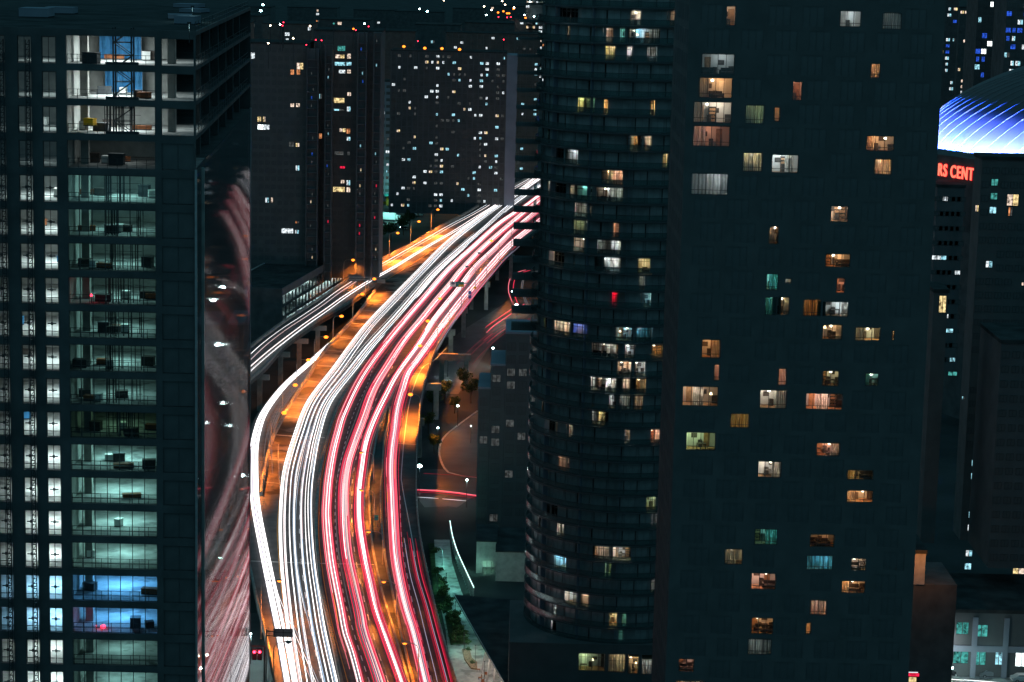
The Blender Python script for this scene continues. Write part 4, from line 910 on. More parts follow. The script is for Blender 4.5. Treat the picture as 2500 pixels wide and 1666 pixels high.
# material hoists in front of the narrow windows
for px, w in ((81,'left of the third column of narrow windows'),(19,'at the far left edge')):
    t = thing('hoist_mast', 'dark lattice hoist mast climbing the facade, '+w, 'hoist', (XB(px),Y1-.6,0))
    for s_ in (-.22,.22): B().box(s_-.05,s_+.05,-.1,.1,20,ZF(0)+2.6).build('rail', K['dark_metal'], t)
    r_ = B(); z = 20
    while z < ZF(0)+2: r_.box(-.17,.17,-.05,.05,z,z+.09); r_.beam((-.17,0,z),(.17,0,z+.55),.05); z += .6
    r_.build('rungs', K['dark_metal'], t)
# roof clutter with a few work lights
for px, py in ((462,18),(475,30),(440,45),(458,57),(150,32),(90,40)):
    p = P(px,py,z=ZF(-1)); bx_thing('roof_unit', f'dark plant box on the construction tower roof, {"right back,right second,right third,right front,left back,left front".split(",")[[462,475,440,458,150,90].index(px)]}', 'plant box', p.x, p.y, ZF(-1)-.1, rnd(2,4), rnd(2,5), rnd(.5,1.3), K['pale_wall'], 'boxes on the construction roof')
for px, py, lb in ((470,14,'cool work light on the construction roof farther back'),(462,54,'cool work light on the construction roof nearer the corner')):
    p = P(px,py,z=ZF(-1)+2); t = thing('work_light', lb, 'lamp', (p.x,p.y,ZF(-1)-.1))
    B().tube([(0,0,0),(0,0,2)],.05,5).build('stand', K['dark_metal'], t); B().box(-.2,.2,-.15,.15,1.9,2.1).build('lamp_head', K['dark_metal'], t); lamp('lamp_light','POINT',160,(.6,1,1),t,(0,0,1.6),shadow_soft_size=.15)
for px, k, yy, lb, s_ in ((252,16,2.4,'glaring red beacon on the blue lit floor of the construction tower',.3),(223,7,1.5,'small red beacon on a teal lit floor of the construction tower',.14)):
    p = P(px, 1531 if k==16 else 721, y=Y1+yy); t = thing('beacon', lb, 'beacon', p)
    B().ell((0,0,0),s_,s_,s_,10,6).build('lens', E_RED, t); B().tube([(0,0,-.9),(0,0,-s_*.8)],.05,6).build('stand', K['dark_metal'], t); lamp('beacon_light','POINT',60*s_,(1,.03,.05),t,(0,-.4,.2),shadow_soft_size=.1)

# ================================================================ farther buildings
E = {'w':emis('win_white',(.85,.95,1),.9,.9,1.5),'n':emis('win_warm',(1,.78,.62),.8,.9,1.5),'y':emis('win_yellow',(1,.75,.35),.8,.9,1.5),'o':emis('win_orange',(1,.38,.15),.6,.9,1.5),'c':emis('win_cyan',(.4,.85,1),.8,.9,1.5),'t':emis('win_teal',(.10,.55,.5),.5,.8,1.5),'b':emis('win_blue',(.03,.12,.8),.7,.8,1.5),'d':emis('win_dim',(.5,.55,.55),.10,.9,1.5),'B':emis('win_bright',(.9,1,1),2.2,.6,1.5),'r':emis('win_red',(1,.02,.08),.9,.4)}
wm = {}
def winmesh(w, h, code):
    key = (round(w,2),round(h,2),code)
    if key not in wm:
        b = B(); t_ = .1
        b.box(-w/2,w/2,-.06,.02,0,t_).box(-w/2,w/2,-.06,.02,h-t_,h).box(-w/2,-w/2+t_,-.06,.02,t_,h-t_).box(w/2-t_,w/2,-.06,.02,t_,h-t_).box(-.06,.06,-.05,.02,t_,h-t_)
        b.add([(-w/2+t_,.0,t_),(-.06,0,t_),(-.06,0,h-t_),(-w/2+t_,0,h-t_)],[(0,1,2,3)],1); b.add([(.06,0,t_),(w/2-t_,0,t_),(w/2-t_,0,h-t_),(.06,0,h-t_)],[(0,1,2,3)],2)
        a = E.get(code, K['dark_glass']); c = E.get({'w':'c','n':'y','y':'n','o':'d','c':'d','B':'w'}.get(code,code), K['dark_glass']) if code else K['dark_glass']
        wm[key] = b.mesh('window', [K['frame'], a, random.choice([a,c]) if code else K['dark_glass']])
    return wm[key]
def block(name, label, cat, D, x0, x1, ytop, zb, dep, m, fh=2.9, cols=0, ww=2.0, wh=1.5, prob=0.0, codes='nnwyc', lit=(), maxw=280, zlow=None, roofm=None, group=None, skiplow=0):
    xm = (x0+x1)/2; a, b_ = P(x0,400,y=D), P(x1,400,y=D); zt = P(xm,ytop,y=D).z
    a.x = P(x0,(ytop+600)/2,y=D).x; b_.x = P(x1,(ytop+600)/2,y=D).x
    t = thing(name, label, cat, ((a.x+b_.x)/2,D,zb), 0, group); Wd = b_.x-a.x; Hh = zt-zb
    B().box(-Wd/2,Wd/2,0,dep,0,Hh).build('wall', m, t); B().box(-Wd/2-.2,Wd/2+.2,-.25,dep+.2,Hh,Hh+.7).build('roof', roofm or K['roof'], t)
    n = 0; taken = []
    for (x0_,y0_,x1_,y1_,cc) in lit:
        p0, p1 = P(x0_,y1_,y=D), P(x1_,y0_,y=D); w_, h_ = p1.x-p0.x, p1.z-p0.z
        put('window', winmesh(max(.8,round(w_*2)/2),max(.8,round(h_*2)/2),cc), t, ((p0.x+p1.x)/2-t.location.x,-.03,p0.z-zb)); taken.append(((p0.x+p1.x)/2-t.location.x,p0.z-zb,w_/2+ww/2+.2)); n += 1
    if cols:
        cand, k = [], 0
        while (k+1)*fh < Hh-.5:
            z = Hh-.9-(k+1)*fh+fh*.3
            if z < (zlow or 0): break
            for c in range(cols):
                x = -Wd/2+Wd*(c+.5)/cols
                if any(abs(x-q[0]) < q[2] and abs(z-q[1]) < fh*.8 for q in taken): continue
                cp = prob*(.25+1.5*((c*0.618+D*.013)%1.0)) if cols > 12 else prob
                cand.append((random.random(), x, z, random.choice(codes) if random.random() < cp else None))
            k += 1
        for (_, x, z, cc) in sorted(cand, key=lambda q: (q[3] is None, q[0]))[:maxw-n]:
            put('window', winmesh(ww,wh,cc), t, (x,-.03,z), 0, (random.choice([1,1,.6]),1,1) if cc else None)
    return t
b2l = [(603,127,622,144,'w'),(724,153,741,170,'n'),(709,171,718,183,'o'),(724,171,733,183,'o'),(709,251,718,262,'n'),(723,251,732,262,'n'),(628,286,638,298,'y'),(641,286,649,298,'y'),(628,305,659,317,'B'),(705,346,718,359,'d'),(722,348,731,359,'y'),(722,405,731,417,'w'),(647,483,657,495,'w'),(662,483,666,495,'n'),(687,559,716,570,'w'),(720,560,730,571,'w'),(721,541,730,546,'o'),(628,688,632,705,'n'),(628,710,632,724,'y')]
b2r = [(777,229,786,242,'c'),(777,327,786,339,'o'),(818,132,842,143,'n'),(847,132,857,144,'n'),(817,150,843,161,'c'),(846,150,858,161,'c'),(826,171,844,180,'w'),(847,171,857,180,'n'),(814,240,842,252,'y'),(848,225,857,235,'n'),(846,260,857,273,'w'),(814,268,842,271,'c'),(829,313,844,323,'n'),(846,314,855,327,'o'),(846,333,856,344,'w'),(816,369,840,379,'d'),(847,370,855,380,'d'),(831,439,842,449,'n'),(846,441,855,453,'w'),(813,457,842,469,'y'),(846,458,855,470,'n'),(823,113,844,125,'t'),(830,405,842,412,'r'),(880,260,885,275,'n'),(878,424,883,437,'y'),(878,512,882,523,'y')]
D2 = 830.0
block('apartment_tower', 'dark wide apartment tower directly right of the reflecting facade', 'building', D2, 585, 752, 108, 12, 22, K['tower_wall'], 2.95, 11, 1.6, 1.5, .0, lit=b2l)
t22 = block('apartment_tower', 'dark apartment tower with a column of lit flats, left of the far orange street', 'building', D2+6, 766, 929, 78, 12, 22, K['tower_wall'], 2.95, 11, 1.6, 1.5, .0, lit=b2r)
for px0, px1, yt, D_, lb in ((746,776,120,D2-3,'left pale balcony pier of the dark tower pair'),(791,810,110,D2-2,'second pale balcony pier of the dark tower pair'),(869,893,80,D2-2,'third pale balcony pier, dotted with blue lights'),(908,928,80,D2-2,'right pale balcony pier beside the far street')):
    a, b_, tp = P(px0,400,y=D_), P(px1,400,y=D_), P((px0+px1)/2,yt,y=D_); t = thing('balcony_pier', lb, 'building', ((a.x+b_.x)/2,D_,12)); w_ = b_.x-a.x
    B().box(-w_/2,-w_/2+.5,0,4.5,0,tp.z-12).box(w_/2-.5,w_/2,0,4.5,0,tp.z-12).box(-w_/2+.5,w_/2-.5,.9,4.5,0,tp.z-12).build('pier_wall', K['grey_wall'], t)
    for k in range(28):
        z = tp.z-16-k*2.95
        if z > 1:
            B().box(-w_/2+.5,w_/2-.5,-.9,.9,z,z+.18).build('balcony_slab', K['grey_wall'], t)
            if random.random() < .22: put('window', winmesh(.8,1.2,random.choice('bddcd') if k < 16 else random.choice('rddn')), t, (rnd(-.4,.4),.85,z+.4), 0, (.55,1,1))
# parking garage podium along the ramp
ga, gb_ = P(690,705,z=18.0), P(885,592,z=18.0); dv = gb_-ga; Lg = dv.length; rzg = math.atan2(dv.y,dv.x)
t = thing('parking_garage', 'long low parking garage with lit openings beside the far ramp', 'building', (ga.x,ga.y,0), rzg)
gw = B(); 
for z0,z1 in ((15.4,18),(11.3,12.3),(7.3,8.2),(0,4.4)): gw.box(0,Lg,0,.4,z0,z1)
nb = 26
for i in range(nb+1): x = Lg*i/nb; gw.box(x-.5,x+.5,.02,.38,4.4,15.0) if i%1==0 and (i%4==0) else gw.box(x-.2,x+.2,.02,.38,4.4,15.0)
gw.build('facade_wall', K['grey_wall'], t)
for z in (4.0,8.0,12.0,17.7): B().box(0,Lg,.5,22,z-.3,z).build('floor_slab', K['slab'] if z < 17 else K['roof'], t)
B().box(-.4,0,0,22.4,0,18).build('end_wall', K['dark_wall'], t)
B().box(0,Lg,22,22.4,0,18).build('rear_wall', K['pale_concrete'], t)
for k in range(3):
    for i in range(10):
        if random.random() < .75: lamp('deck_light','AREA',1500,(.7,1,1),t,(Lg*(i+.5)/10,8,7.0+k*4.0),shape='RECTANGLE',size=4,size_y=2)
# apartment slab with pale grid
def gridslab(name, label, D, x0, x1, yt, zb, cols, lit_prob, codes, side=True, dep=16, fh=2.75):
    t = block(name, label, 'building', D, x0, x1, yt, zb, dep, K['dark_wall'], fh, cols, 1.7, 1.4, lit_prob, codes, maxw=285)
    Wd = P(x1,(yt+600)/2,y=D).x-P(x0,(yt+600)/2,y=D).x; Hh = P((x0+x1)/2,yt,y=D).z-zb; gr = B()
    for c in range(cols+1): x = -Wd/2+Wd*c/cols; gr.box(x-.3,x+.3,-.5,-.001,0,Hh)
    z = Hh
    while z > 0: gr.box(-Wd/2,Wd/2,-.3,-.002,z-.25,z); z -= fh
    gr.build('pale_grid', K['grey_wall'], t); return t
t3 = gridslab('apartment_block', 'wide apartment block with pale grid facade under four orange roof lamps', 1080, 952, 1232, 128, 8, 21, .26, 'wcccwndddddw')
B().box(P(1232,400,y=1080).x-t3.location.x+.1,P(1258,400,y=1080).x-t3.location.x,-1,20,0,P(1240,135,y=1080).z-8).build('end_wall', K['pale_wall'], t3)
gridslab('apartment_block', 'second apartment block with a pale grid rising behind the wide one', 1250, 1085, 1312, 84, 8, 15, .22, 'nwcddw', dep=18)
block('office_block', 'small pale office block behind the white glaring lamp', 'building', 1180, 926, 953, 200, 2, 12, K['pale_wall'], 3.4, 2, 2.2, 1.5, .35, 'wcd')
for i, (x, y, w) in enumerate(((986,114,'leftmost'),(1037,118,'second from left'),(1079,119,'third from left'),(1122,121,'rightmost'))):
    p = P(x,y,y=1084); t = thing('roof_lamp', f'orange glaring roof lamp, {w} of four on the wide apartment block', 'lamp', p, 0, 'orange roof lamps')
    B().ell((0,0,0),.75,.65,.6).build('lens', E_LAMP, t); B().tube([(0,0,-3),(0,0,-.5)],.12,6).build('pole', K['pole'], t); lamp('lamp_light','POINT',16000,(1,.4,.08),t,(0,-2,-2),shadow_soft_size=.4)
# orange far street with its own streaks
fs0, fs1 = P(930,470,z=.1), P(953,330,z=.1)
st = B(); ribbon([P(915,470,z=.02),P(940,400,z=.02),P(950,350,z=.02)], 30, 0, st); tag(st.build('far_street', K['street'], recalc=False), kind='structure')
bundle('tiny white and orange streaks on the far street between the towers', 'light trail', [(925,408),(938,396),(952,386),(965,380)], 1.0, [(rnd(-4,4), .3, random.choice([TW,TW2,TO]), 0, 1, 0) for i in range(8)], GT)
for x, y, w in ((934,372,'farther'),(945,415,'nearer'),(1148,470,'beside the orange lit shed wall')):
    p = P(x,y,z=9); t = thing('street_lamp', 'orange lamp at far street level, '+w, 'street lamp', (p.x,p.y,0)); B().tube([(0,0,0),(0,0,9)],.12,6).build('pole', K['pole'], t); B().ell((0,0,9),.6,.5,.3).build('lens', E_LAMP, t); lamp('lamp_light','POINT',26000,(1,.36,.06),t,(0,0,7.8),shadow_soft_size=.3)
p = P(1205,478,z=0); t = thing('utility_shed', 'orange lit low wall of a shed beyond the expressway', 'building', P(1210,486,z=0)); B().box(-14,10,0,10,0,9).build('wall', K['concrete'], t); B().box(-14.4,10.4,-.4,10.4,9,9.5).build('roof', K['roof'], t)
# low site with tents, container, truck
K['tent'] = mat('tent', (.6,.65,.68), .8, var=.1)
p = P(1055,458,z=0); t = thing('marquee_tent', 'pale peaked marquee tent in the dark lot beyond the ramp', 'tent', p); b_ = B(); b_.add([(-9,-6,4),(9,-6,4),(9,6,4),(-9,6,4),(0,0,13)], [(0,1,4),(1,2,4),(2,3,4),(3,0,4)]); b_.build('canopy', K['tent'], t)
for x in (-8.7,8.7):
    for y in (-5.7,5.7): B().tube([(x,y,0),(x,y,4.2)],.12,6).build('pole', K['steel'], t)
lamp('site_light','POINT',9000,(.7,1,1),t,(-6,-10,5),shadow_soft_size=.3)
K['teal_roof'] = mat('teal_roof', (.08,.45,.38), .6, var=.2); K['ochre_wall'] = mat('ochre_wall', (.45,.33,.05), .8, var=.2)
for px,py,w_,h_,rm,wl,lb in ((982,503,17,5,K['teal_roof'],K['ochre_wall'],'low shed with teal lit roof and ochre wall'),(958,462,20,4,K['teal_roof'],K['dark_wall'],'low shed with a green lit roof beside the dark tower'),(950,498,13,4,K['teal_roof'],K['ochre_wall'],'small ochre shed below the green lit roof')):
    p = P(px,py,z=0); t = thing('shed', lb, 'shed', p); B().box(-w_/2,w_/2,0,12,0,h_).build('wall', wl, t); b_ = B(); b_.add([(-w_/2-1,-1,h_),(w_/2+1,-1,h_),(w_/2+1,13,h_),(-w_/2-1,13,h_),(-w_/2-1,6,h_+3),(w_/2+1,6,h_+3)],[(0,1,5,4),(2,3,4,5),(0,4,3),(1,2,5)]); b_.build('roof', rm, t)
    lamp('site_light','POINT',5000,(.3,1,.85),t,(0,-4,h_+5),shadow_soft_size=.3)
p = P(952,540,z=0); t = thing('box_truck', 'white box truck parked in the teal lit lot left of the lamps', 'truck', p, math.radians(-8))
B().box(-7,3,-1.4,1.4,.9,4.2).build('cargo_box', K['tent'], t); cb_ = B(); cb_.add([(3.1,-1.3,.7),(5.6,-1.3,.7),(5.6,-1.3,1.9),(4.8,-1.3,3.2),(3.1,-1.3,3.2),(3.1,1.3,.7),(5.6,1.3,.7),(5.6,1.3,1.9),(4.8,1.3,3.2),(3.1,1.3,3.2)],[(0,1,2,3,4),(9,8,7,6,5),(0,5,6,1),(1,6,7,2),(2,7,8,3),(3,8,9,4),(4,9,5,0)]); cb_.build('cab', K['tent'], t)
B().box(4.0,4.7,-1.33,-1.31,2.0,3.0).build('side_window', K['dark_glass'], t)
for x in (-5.5,-4.3,4.2):
    for y in (-1.2,1.2): B().tube([(x,y-.18,.5),(x,y+.18,.5)],.5,12).build('wheel', K['dark_metal'], t)
for i in range(7): pass
lamp('lot_light','POINT',5500,(.35,1,.85),t,(0,-8,7),shadow_soft_size=.3)

# block behind the round tower, left of it (stepped), dim emissive panes imitating white reflections
E['q'] = E['d']
K['wavy'] = None
Dm = 517.0
for j,(x0,x1,yt,lb) in enumerate(((1230,1330,815,'tall rear wing'),(1195,1231,893,'middle wing'),(1166,1196,950,'low left wing'))): pass
t8 = thing('stepped_apartment_block', 'dark stepped apartment block with few painted reflections between the park road and the round tower', 'building', (0,Dm,0))
def px8(x): return P(x,1050,y=Dm).x
nW = 0
for (x0,x1,yt) in ((1230,1340,815),(1195,1230,893),(1166,1195,950)):
    a, c, zt = px8(x0), px8(x1), P(x0,yt,y=Dm).z
    B().box(a+.02,c-.02,0,18,0,zt).build('wing', K['grey_wall'], t8); B().box(a-.1,c+.1,-.2,18,zt,zt+.5).build('parapet', K['pale_wall'], t8)
    x = a+.35
    while x+2.2 < c:
        k = 0
        while zt-1.0-(k+1)*3.05 > 1:
            r_ = random.random(); cc = 'w' if r_ < .02 else 'd' if r_ < .20 else 'n' if r_ < .19 else None
            put('window', winmesh(2.0,1.9,cc), t8, (x+1.05,-.03,zt-.9-(k+1)*3.05)); k += 1
        x += 2.75
# ================================================================ stadium dome and red sign
K['dome'] = mat('dome', (.085,.085,.092), .6, var=.04, scale=.08)
K['dome_rib'] = mat('dome_rib', (.2,.21,.22), .5, var=.05)
E_SIGN = emis('sign_red', (1,.02,.03), 1.2); E_SIGNC = emis('sign_core', (1,.20,.12), 1.5)
DC = Vector((P(2900,300,y=700).x, 700.0, 0)); RD, HD = 82.0, 32.0
zr = lambda x: 75.6+(x-120)*.05
t = thing('stadium', 'huge white and blue floodlit stadium dome at the right edge', 'stadium', DC)
b_ = B(); NU, NV = 64, 14
def dpt(u, v, r=0.0):
    a = math.radians(90+360*u); f = v*math.pi/2; x = (RD+r)*math.cos(f)*math.cos(a); y = (RD+r)*math.cos(f)*math.sin(a)
    return Vector((x, y, zr(DC.x+x)+(HD+r*.5)*math.sin(f)))
vs = [dpt(i/NU, j/NV) for j in range(NV+1) for i in range(NU)]
b_.add(vs, [(j*NU+i, j*NU+(i+1)%NU, (j+1)*NU+(i+1)%NU, (j+1)*NU+i) for j in range(NV) for i in range(NU)])
o = b_.build('dome_roof', K['dome'], t)
for p_ in o.data.polygons: p_.use_smooth = True
for i in range(26):
    u = .20+i*.0125; pts = [dpt(u+v*.09, v, .15) for v in [k/14*.95 for k in range(15)]]; B().tube(pts, .10, 4).build('roof_rib', K['dome_rib'], t)
w = B(); ring = [dpt(i/NU,0,1.5) for i in range(NU)]
w.add([(p.x,p.y,0) for p in ring]+[(p.x,p.y,p.z-.4) for p in ring], [(i,(i+1)%NU,NU+(i+1)%NU,NU+i) for i in range(NU)]); w.build('stadium_wall', K['dark_wall'], t)
cg = B(); cg.add([dpt(i/NU,0,1.6)+Vector((0,0,-9)) for i in range(NU)]+[dpt(i/NU,0,3.2)+Vector((0,0,-.6)) for i in range(NU)], [(i,(i+1)%NU,NU+(i+1)%NU,NU+i) for i in range(NU)]); cg.build('fascia_band', K['roof'], t)
for i in range(12):
    u = .20+i*.02                # floodlights on the rim washing the roof
    q = dpt(u,0,11)+Vector((0,0,-2)); aim = dpt(u,.05)-q; rot = aim.to_track_quat('-Z','Y').to_euler()
    lamp('floodlight','SPOT',145000,(.75,.76,1),t,q,rot,spot_size=math.radians(80),spot_blend=1,shadow_soft_size=1)
    q = dpt(u,0,17)+Vector((0,0,-5)); aim = dpt(u,.18)-q; rot = aim.to_track_quat('-Z','Y').to_euler()
    lamp('floodlight','SPOT',1000000,(.012,.09,1),t,q,rot,spot_size=math.radians(66),spot_blend=1,shadow_soft_size=1)
q = dpt(.30,0,6); lamp('floodlight','SPOT',40000,(.05,.9,1),t,q,(dpt(.30,.08)-q).to_track_quat('-Z','Y').to_euler(),spot_size=math.radians(60),spot_blend=1)
# sign wall below
pa, pb = P(2291,428,y=602), P(2376,441,y=590); dv = pb-pa; rz = math.atan2(dv.y,dv.x)
t = thing('letter_sign', 'glowing red letters RS CENT on the dark stadium wall', 'sign', (pa.x,pa.y,pa.z), rz)
c = bpy.data.curves.new('lettering','FONT'); c.body = 'RS CENT'; c.size = 4.6; c.extrude = .15; c.offset = .04; c.space_word = .9; c.space_character = 1.18; c.materials.append(E_SIGNC)
o = bpy.data.objects.new('letters', c); COL.objects.link(o); o.parent = t; o.rotation_euler = (math.pi/2,0,0); o.location = (0,-.3,0)
bpy.context.view_layer.update(); o.scale.x = (dv.length)/max(.1,o.dimensions.x)
c2 = c.copy(); c2.materials.clear(); c2.materials.append(E_SIGN); c2.offset = .17; c2.extrude = .05  # wider red copy imitating the glow around the letters
o2 = bpy.data.objects.new('letter_glow', c2); COL.objects.link(o2); o2.parent = t; o2.rotation_euler = (math.pi/2,0,0); o2.location = (0,-.05,0); o2.scale.x = o.scale.x
bpy.context.view_layer.update()
for q in (o, o2):
    me = bpy.data.meshes.new_from_object(q); r_ = put('letters' if q is o else 'letter_halo', me, t, q.location); r_.rotation_euler = q.rotation_euler; r_.scale = q.scale; bpy.data.objects.remove(q)
B().box(-22,dv.length+30,.2,12,-14,5.5).build('backing_wall', K['dark_wall'], t)
lamp('sign_glow','AREA',500,(1,.04,.03),t,(6,-1.5,1.5),(math.radians(-90),0,0),shape='RECTANGLE',size=12,size_y=3)

# ================================================================ skyline behind and the right hand towers
block('office_tower', 'far blue lit glass office tower at the top right corner', 'building', 1050, 2372, 2440, -40, 5, 26, K['dark_wall'], 3.6, 5, 2.4, 2.4, .45, 'bbbcwB', maxw=200)
block('office_tower', 'far tower with blue and white windows at the right edge of the skyline', 'building', 1000, 2443, 2540, -60, 5, 26, K['dark_wall'], 3.6, 7, 2.4, 2.2, .42, 'bbcwBw', maxw=250)
block('apartment_tower', 'far thin dark tower with sparse lights beside the right slab', 'building', 1120, 2240, 2326, -50, 5, 22, K['dark_wall'], 3.0, 6, 2.0, 1.6, .26, 'nwwbcw', maxw=230)
block('apartment_tower', 'far dark tower behind the gap with few red and white windows', 'building', 1200, 2328, 2371, 20, 5, 22, K['dark_wall'], 3.0, 4, 2.0, 1.6, .22, 'wnbn', maxw=150)
l10 = [(2419,438,2438,454,'t'),(2417,472,2436,488,'t'),(2414,505,2434,522,'c'),(2457,473,2488,503,'n'),(2461,507,2472,528,'o'),(2381,502,2389,518,'n'),(2405,639,2424,654,'w'),(2387,899,2406,915,'w'),(2313,905,2338,918,'t'),(2433,908,2455,930,'d'),(2371,1124,2389,1139,'c'),(2369,1156,2388,1171,'c'),(2369,1188,2383,1201,'o'),(2363,1250,2382,1265,'c'),(2360,1281,2380,1297,'w'),(2401,1284,2429,1311,'n'),(2356,1344,2375,1359,'w'),(2403,1346,2425,1375,'n'),(2353,1375,2373,1391,'c'),(2348,968,2356,976,'c'),(2387,968,2397,976,'c'),(2467,968,2488,985,'t'),(2473,1385,2500,1402,'y'),(2473,1455,2500,1472,'c'),(2467,1485,2475,1502,'n'),(2490,1485,2505,1504,'o'),(2492,690,2506,698,'n')]
tR = block('apartment_tower', 'dark apartment tower at the right edge with a column of teal lit windows', 'building', 466, 2392, 2600, 392, 14, 8, K['tower_wall'], 2.9, 9, 1.5, 1.35, .0, lit=l10, maxw=280)
pl = block('apartment_tower', 'dark grey tower corner cut by the right edge of the view', 'building', 430, 2452, 2580, 840, 18, 20, K['grey_wall'], 2.9, 5, 1.5, 1.4, .03, 'ct', maxw=120)
# glass low building and lit forecourt in the gap
block('office_block', 'grey glass office wall under the red letters', 'building', 575, 2285, 2352, 458, 30, 12, K['grey_wall'], 3.8, 5, 2.4, 1.2, .12, 'cwt')
t = thing('lit_canopy', 'long white glowing canopy over a street seen in the gap right of the black slab', 'canopy', P(2318,640,z=34)); K['soffit'] = emis('soffit_panel',(.85,1,1),2.0,.5,.4)
B().box(-5.5,5,0,6,0,.5).build('roof', K['pale_wall'], t); B().box(-5.5,5,.3,.35,-2.6,-.2).build('light_panel', K['soffit'], t); B().box(-5.5,-5.3,0,.3,-34,0).box(4.8,5,0,.3,-34,0).build('pillar', K['steel'], t)
t = thing('lit_terrace', 'white lit terrace deck below the glowing canopy', 'terrace', P(2340,660,z=30)); B().box(-4,3.5,0,5,-.5,0).build('deck', K['pale_concrete'], t); B().box(-4,3.5,2.5,2.6,.0,1.4).build('light_panel', K['soffit'], t)
bundle('red tail light streaks on the street in the gap right of the black slab', 'light trail', [(2240,655),(2290,676),(2320,690),(2380,714)], 27, [(rnd(-1.5,1.5), .09, random.choice([TR,TP,TDR]), 0, 1, 0) for i in range(9)], GT, step=2)
wr = B(); ribbon([P(2260,664,z=26),P(2290,678,z=26),P(2325,696,z=26),P(2360,712,z=26)], 12, 0, wr); tag(wr.build('raised_street', K['street'], recalc=False), kind='structure')
block('shop_block', 'small building with one tall yellow green lit window in the gap', 'building', 440, 2284, 2319, 715, 20, 10, K['tower_wall'], lit=[(2291,724,2311,764,'y')])
zb_ = P(2258,1428,y=405).z
th_ = block('rooftop_house', 'orange lit concrete block between the black slab and the right tower', 'building', 405, 2233, 2282, 1352, zb_, 14, K['pale_concrete'])
B().box(-4,8,.3,16,-zb_,-.02).build('podium', K['dark_wall'], th_)
p = P(2262,1345,y=401); lamp('wall_light','POINT',1300,(1,.32,.07),t,(P(2258,1362,y=399)-t.location),shadow_soft_size=.3)
# grey office at the bottom right
offl = [(2222,1515,2237,1540,'t'),(2249,1518,2277,1542,'t'),(2292,1520,2320,1545,'t'),(2332,1522,2367,1549,'t'),(2378,1526,2414,1555,'t'),(2326,1588,2365,1620,'t'),(2373,1584,2410,1624,'t'),(2427,1583,2450,1624,'c'),(2478,1589,2510,1628,'B')]
tO = block('office_building', 'grey two storey office with teal lit windows at the bottom right', 'building', 416, 2200, 2620, 1497, 0, 25, K['grey_wall'], lit=offl)
gr = B(); 
for x in range(-18,34,6): gr.box(x-.5,x+.5,-.35,-.01,0,12)
gr.box(-19,34,-.3,-.005,5.2,6.4); gr.build('pilasters', K['pale_wall'], tO)
lamp('wall_light','POINT',260,(1,.95,1),tO,P(2321,1568,y=414)-tO.location,shadow_soft_size=.3)
for px in (2260,2350,2440): lamp('wall_light','POINT',70,(.6,1,.95),tO,P(px,1600,y=412)-tO.location,shadow_soft_size=.3)
p = P(2318,1632,z=0); t = thing('street_lamp', 'tall unlit grey street lamp in front of the grey office', 'street lamp', p); B().tube([(0,0,0),(0,0,9.6)],[.13,.08],6).build('pole', K['pole'], t); B().box(-.1,1.1,-.12,.12,9.5,9.7).build('lamp_head', K['dark_metal'], t)
st = B(); st.quad((70,395,.02),(130,395,.02),(130,409,.02),(70,409,.02)); tag(st.build('office_street', K['street'], recalc=False), kind='structure')
pv = B(); pv.box(70,130,409.3,416,-.2,.14); tag(pv.build('office_pavement', K['paving']), kind='structure')
def car(label, x, y, z, rz, m, group='cars on the office street', lights=False):
    t = thing('parked_car', label, 'car', (x,y,z), rz, group); b_ = B()
    pr = [(-2.3,.35),(-2.3,.85),(-2.1,1.0),(-1.7,1.05),(-1.1,1.5),(.7,1.52),(1.4,1.02),(2.1,.9),(2.3,.7),(2.3,.35)]
    n = len(pr); vs = [(x_,-.9 if z_ < 1.1 else -.72,z_) for x_,z_ in pr]+[(x_,.9 if z_ < 1.1 else .72,z_) for x_,z_ in pr]
    b_.add(vs, [tuple(range(n)), tuple(reversed(range(n,2*n)))]+[(i,n+i,n+(i+1)%n,(i+1)%n) for i in range(n)]); b_.build('body', m, t)
    for s in (-1,1):
        b_ = B(); b_.add([(-1.45,s*.86,1.1),(1.15,s*.86,1.1),(.62,s*.76,1.44),(-1.0,s*.76,1.44)], [(0,1,2,3)]); b_.build('side_window', K['dark_glass'], t)
        for x_ in (-1.4,1.4):
            wl = B().tube([(x_,s*.72,.33),(x_,s*.93,.33)],.33,14).build('wheel', K['dark_metal'], t); B().tube([(x_,s*.92,.33),(x_,s*.95,.33)],.2,10).build('rim', K['steel'], wl)
        B().box(2.2,2.33,s*.6-.15,s*.6+.15,.6,.75).build('headlight', K['pane'] if not lights else TW2, t); B().box(-2.34,-2.2,s*.65-.12,s*.65+.12,.7,.85).build('tail_light', K['sign_back'] if not lights else TR, t)
    return t
K['car_grey'] = mat('car_grey', (.30,.32,.34), .3, .5, var=.05); K['car_pale'] = mat('car_pale', (.6,.62,.62), .3, .3, var=.05); K['car_dark'] = mat('car_dark', (.03,.03,.035), .25, .3, var=.05)
for i,(px,py,a,m_,lb) in enumerate(((933,548,.2,'car_dark','dark car parked behind the white truck, left of it'),(962,556,.3,'car_pale','pale car parked below the white truck'),(975,549,.2,'car_grey','grey car parked right of the white truck'),(948,562,.25,'car_grey','grey car parked nearest the ramp in the teal lit lot'),(985,560,.3,'car_dark','dark car at the right end of the teal lit lot'),(1020,528,.5,'car_pale','pale car in the dark lot beyond the far ramp lamps'))):
    q = P(px,py,z=0); car(lb, q.x, q.y, .03, a, K[m_], group='cars in the lots')
p = P(2417,1652,z=0); car('grey hatchback parked in front of the grey office', p.x, p.y, 0, math.radians(8), K['car_grey'])
p = P(2497,1664,z=0); car('pale car cut by the right edge in front of the grey office', p.x, p.y, 0, math.radians(6), K['car_pale'])
p = P(2313,1650,z=0); car('black car with red tail lights left of the grey hatchback', p.x, p.y, 0, math.radians(186), K['car_dark'], lights=True)
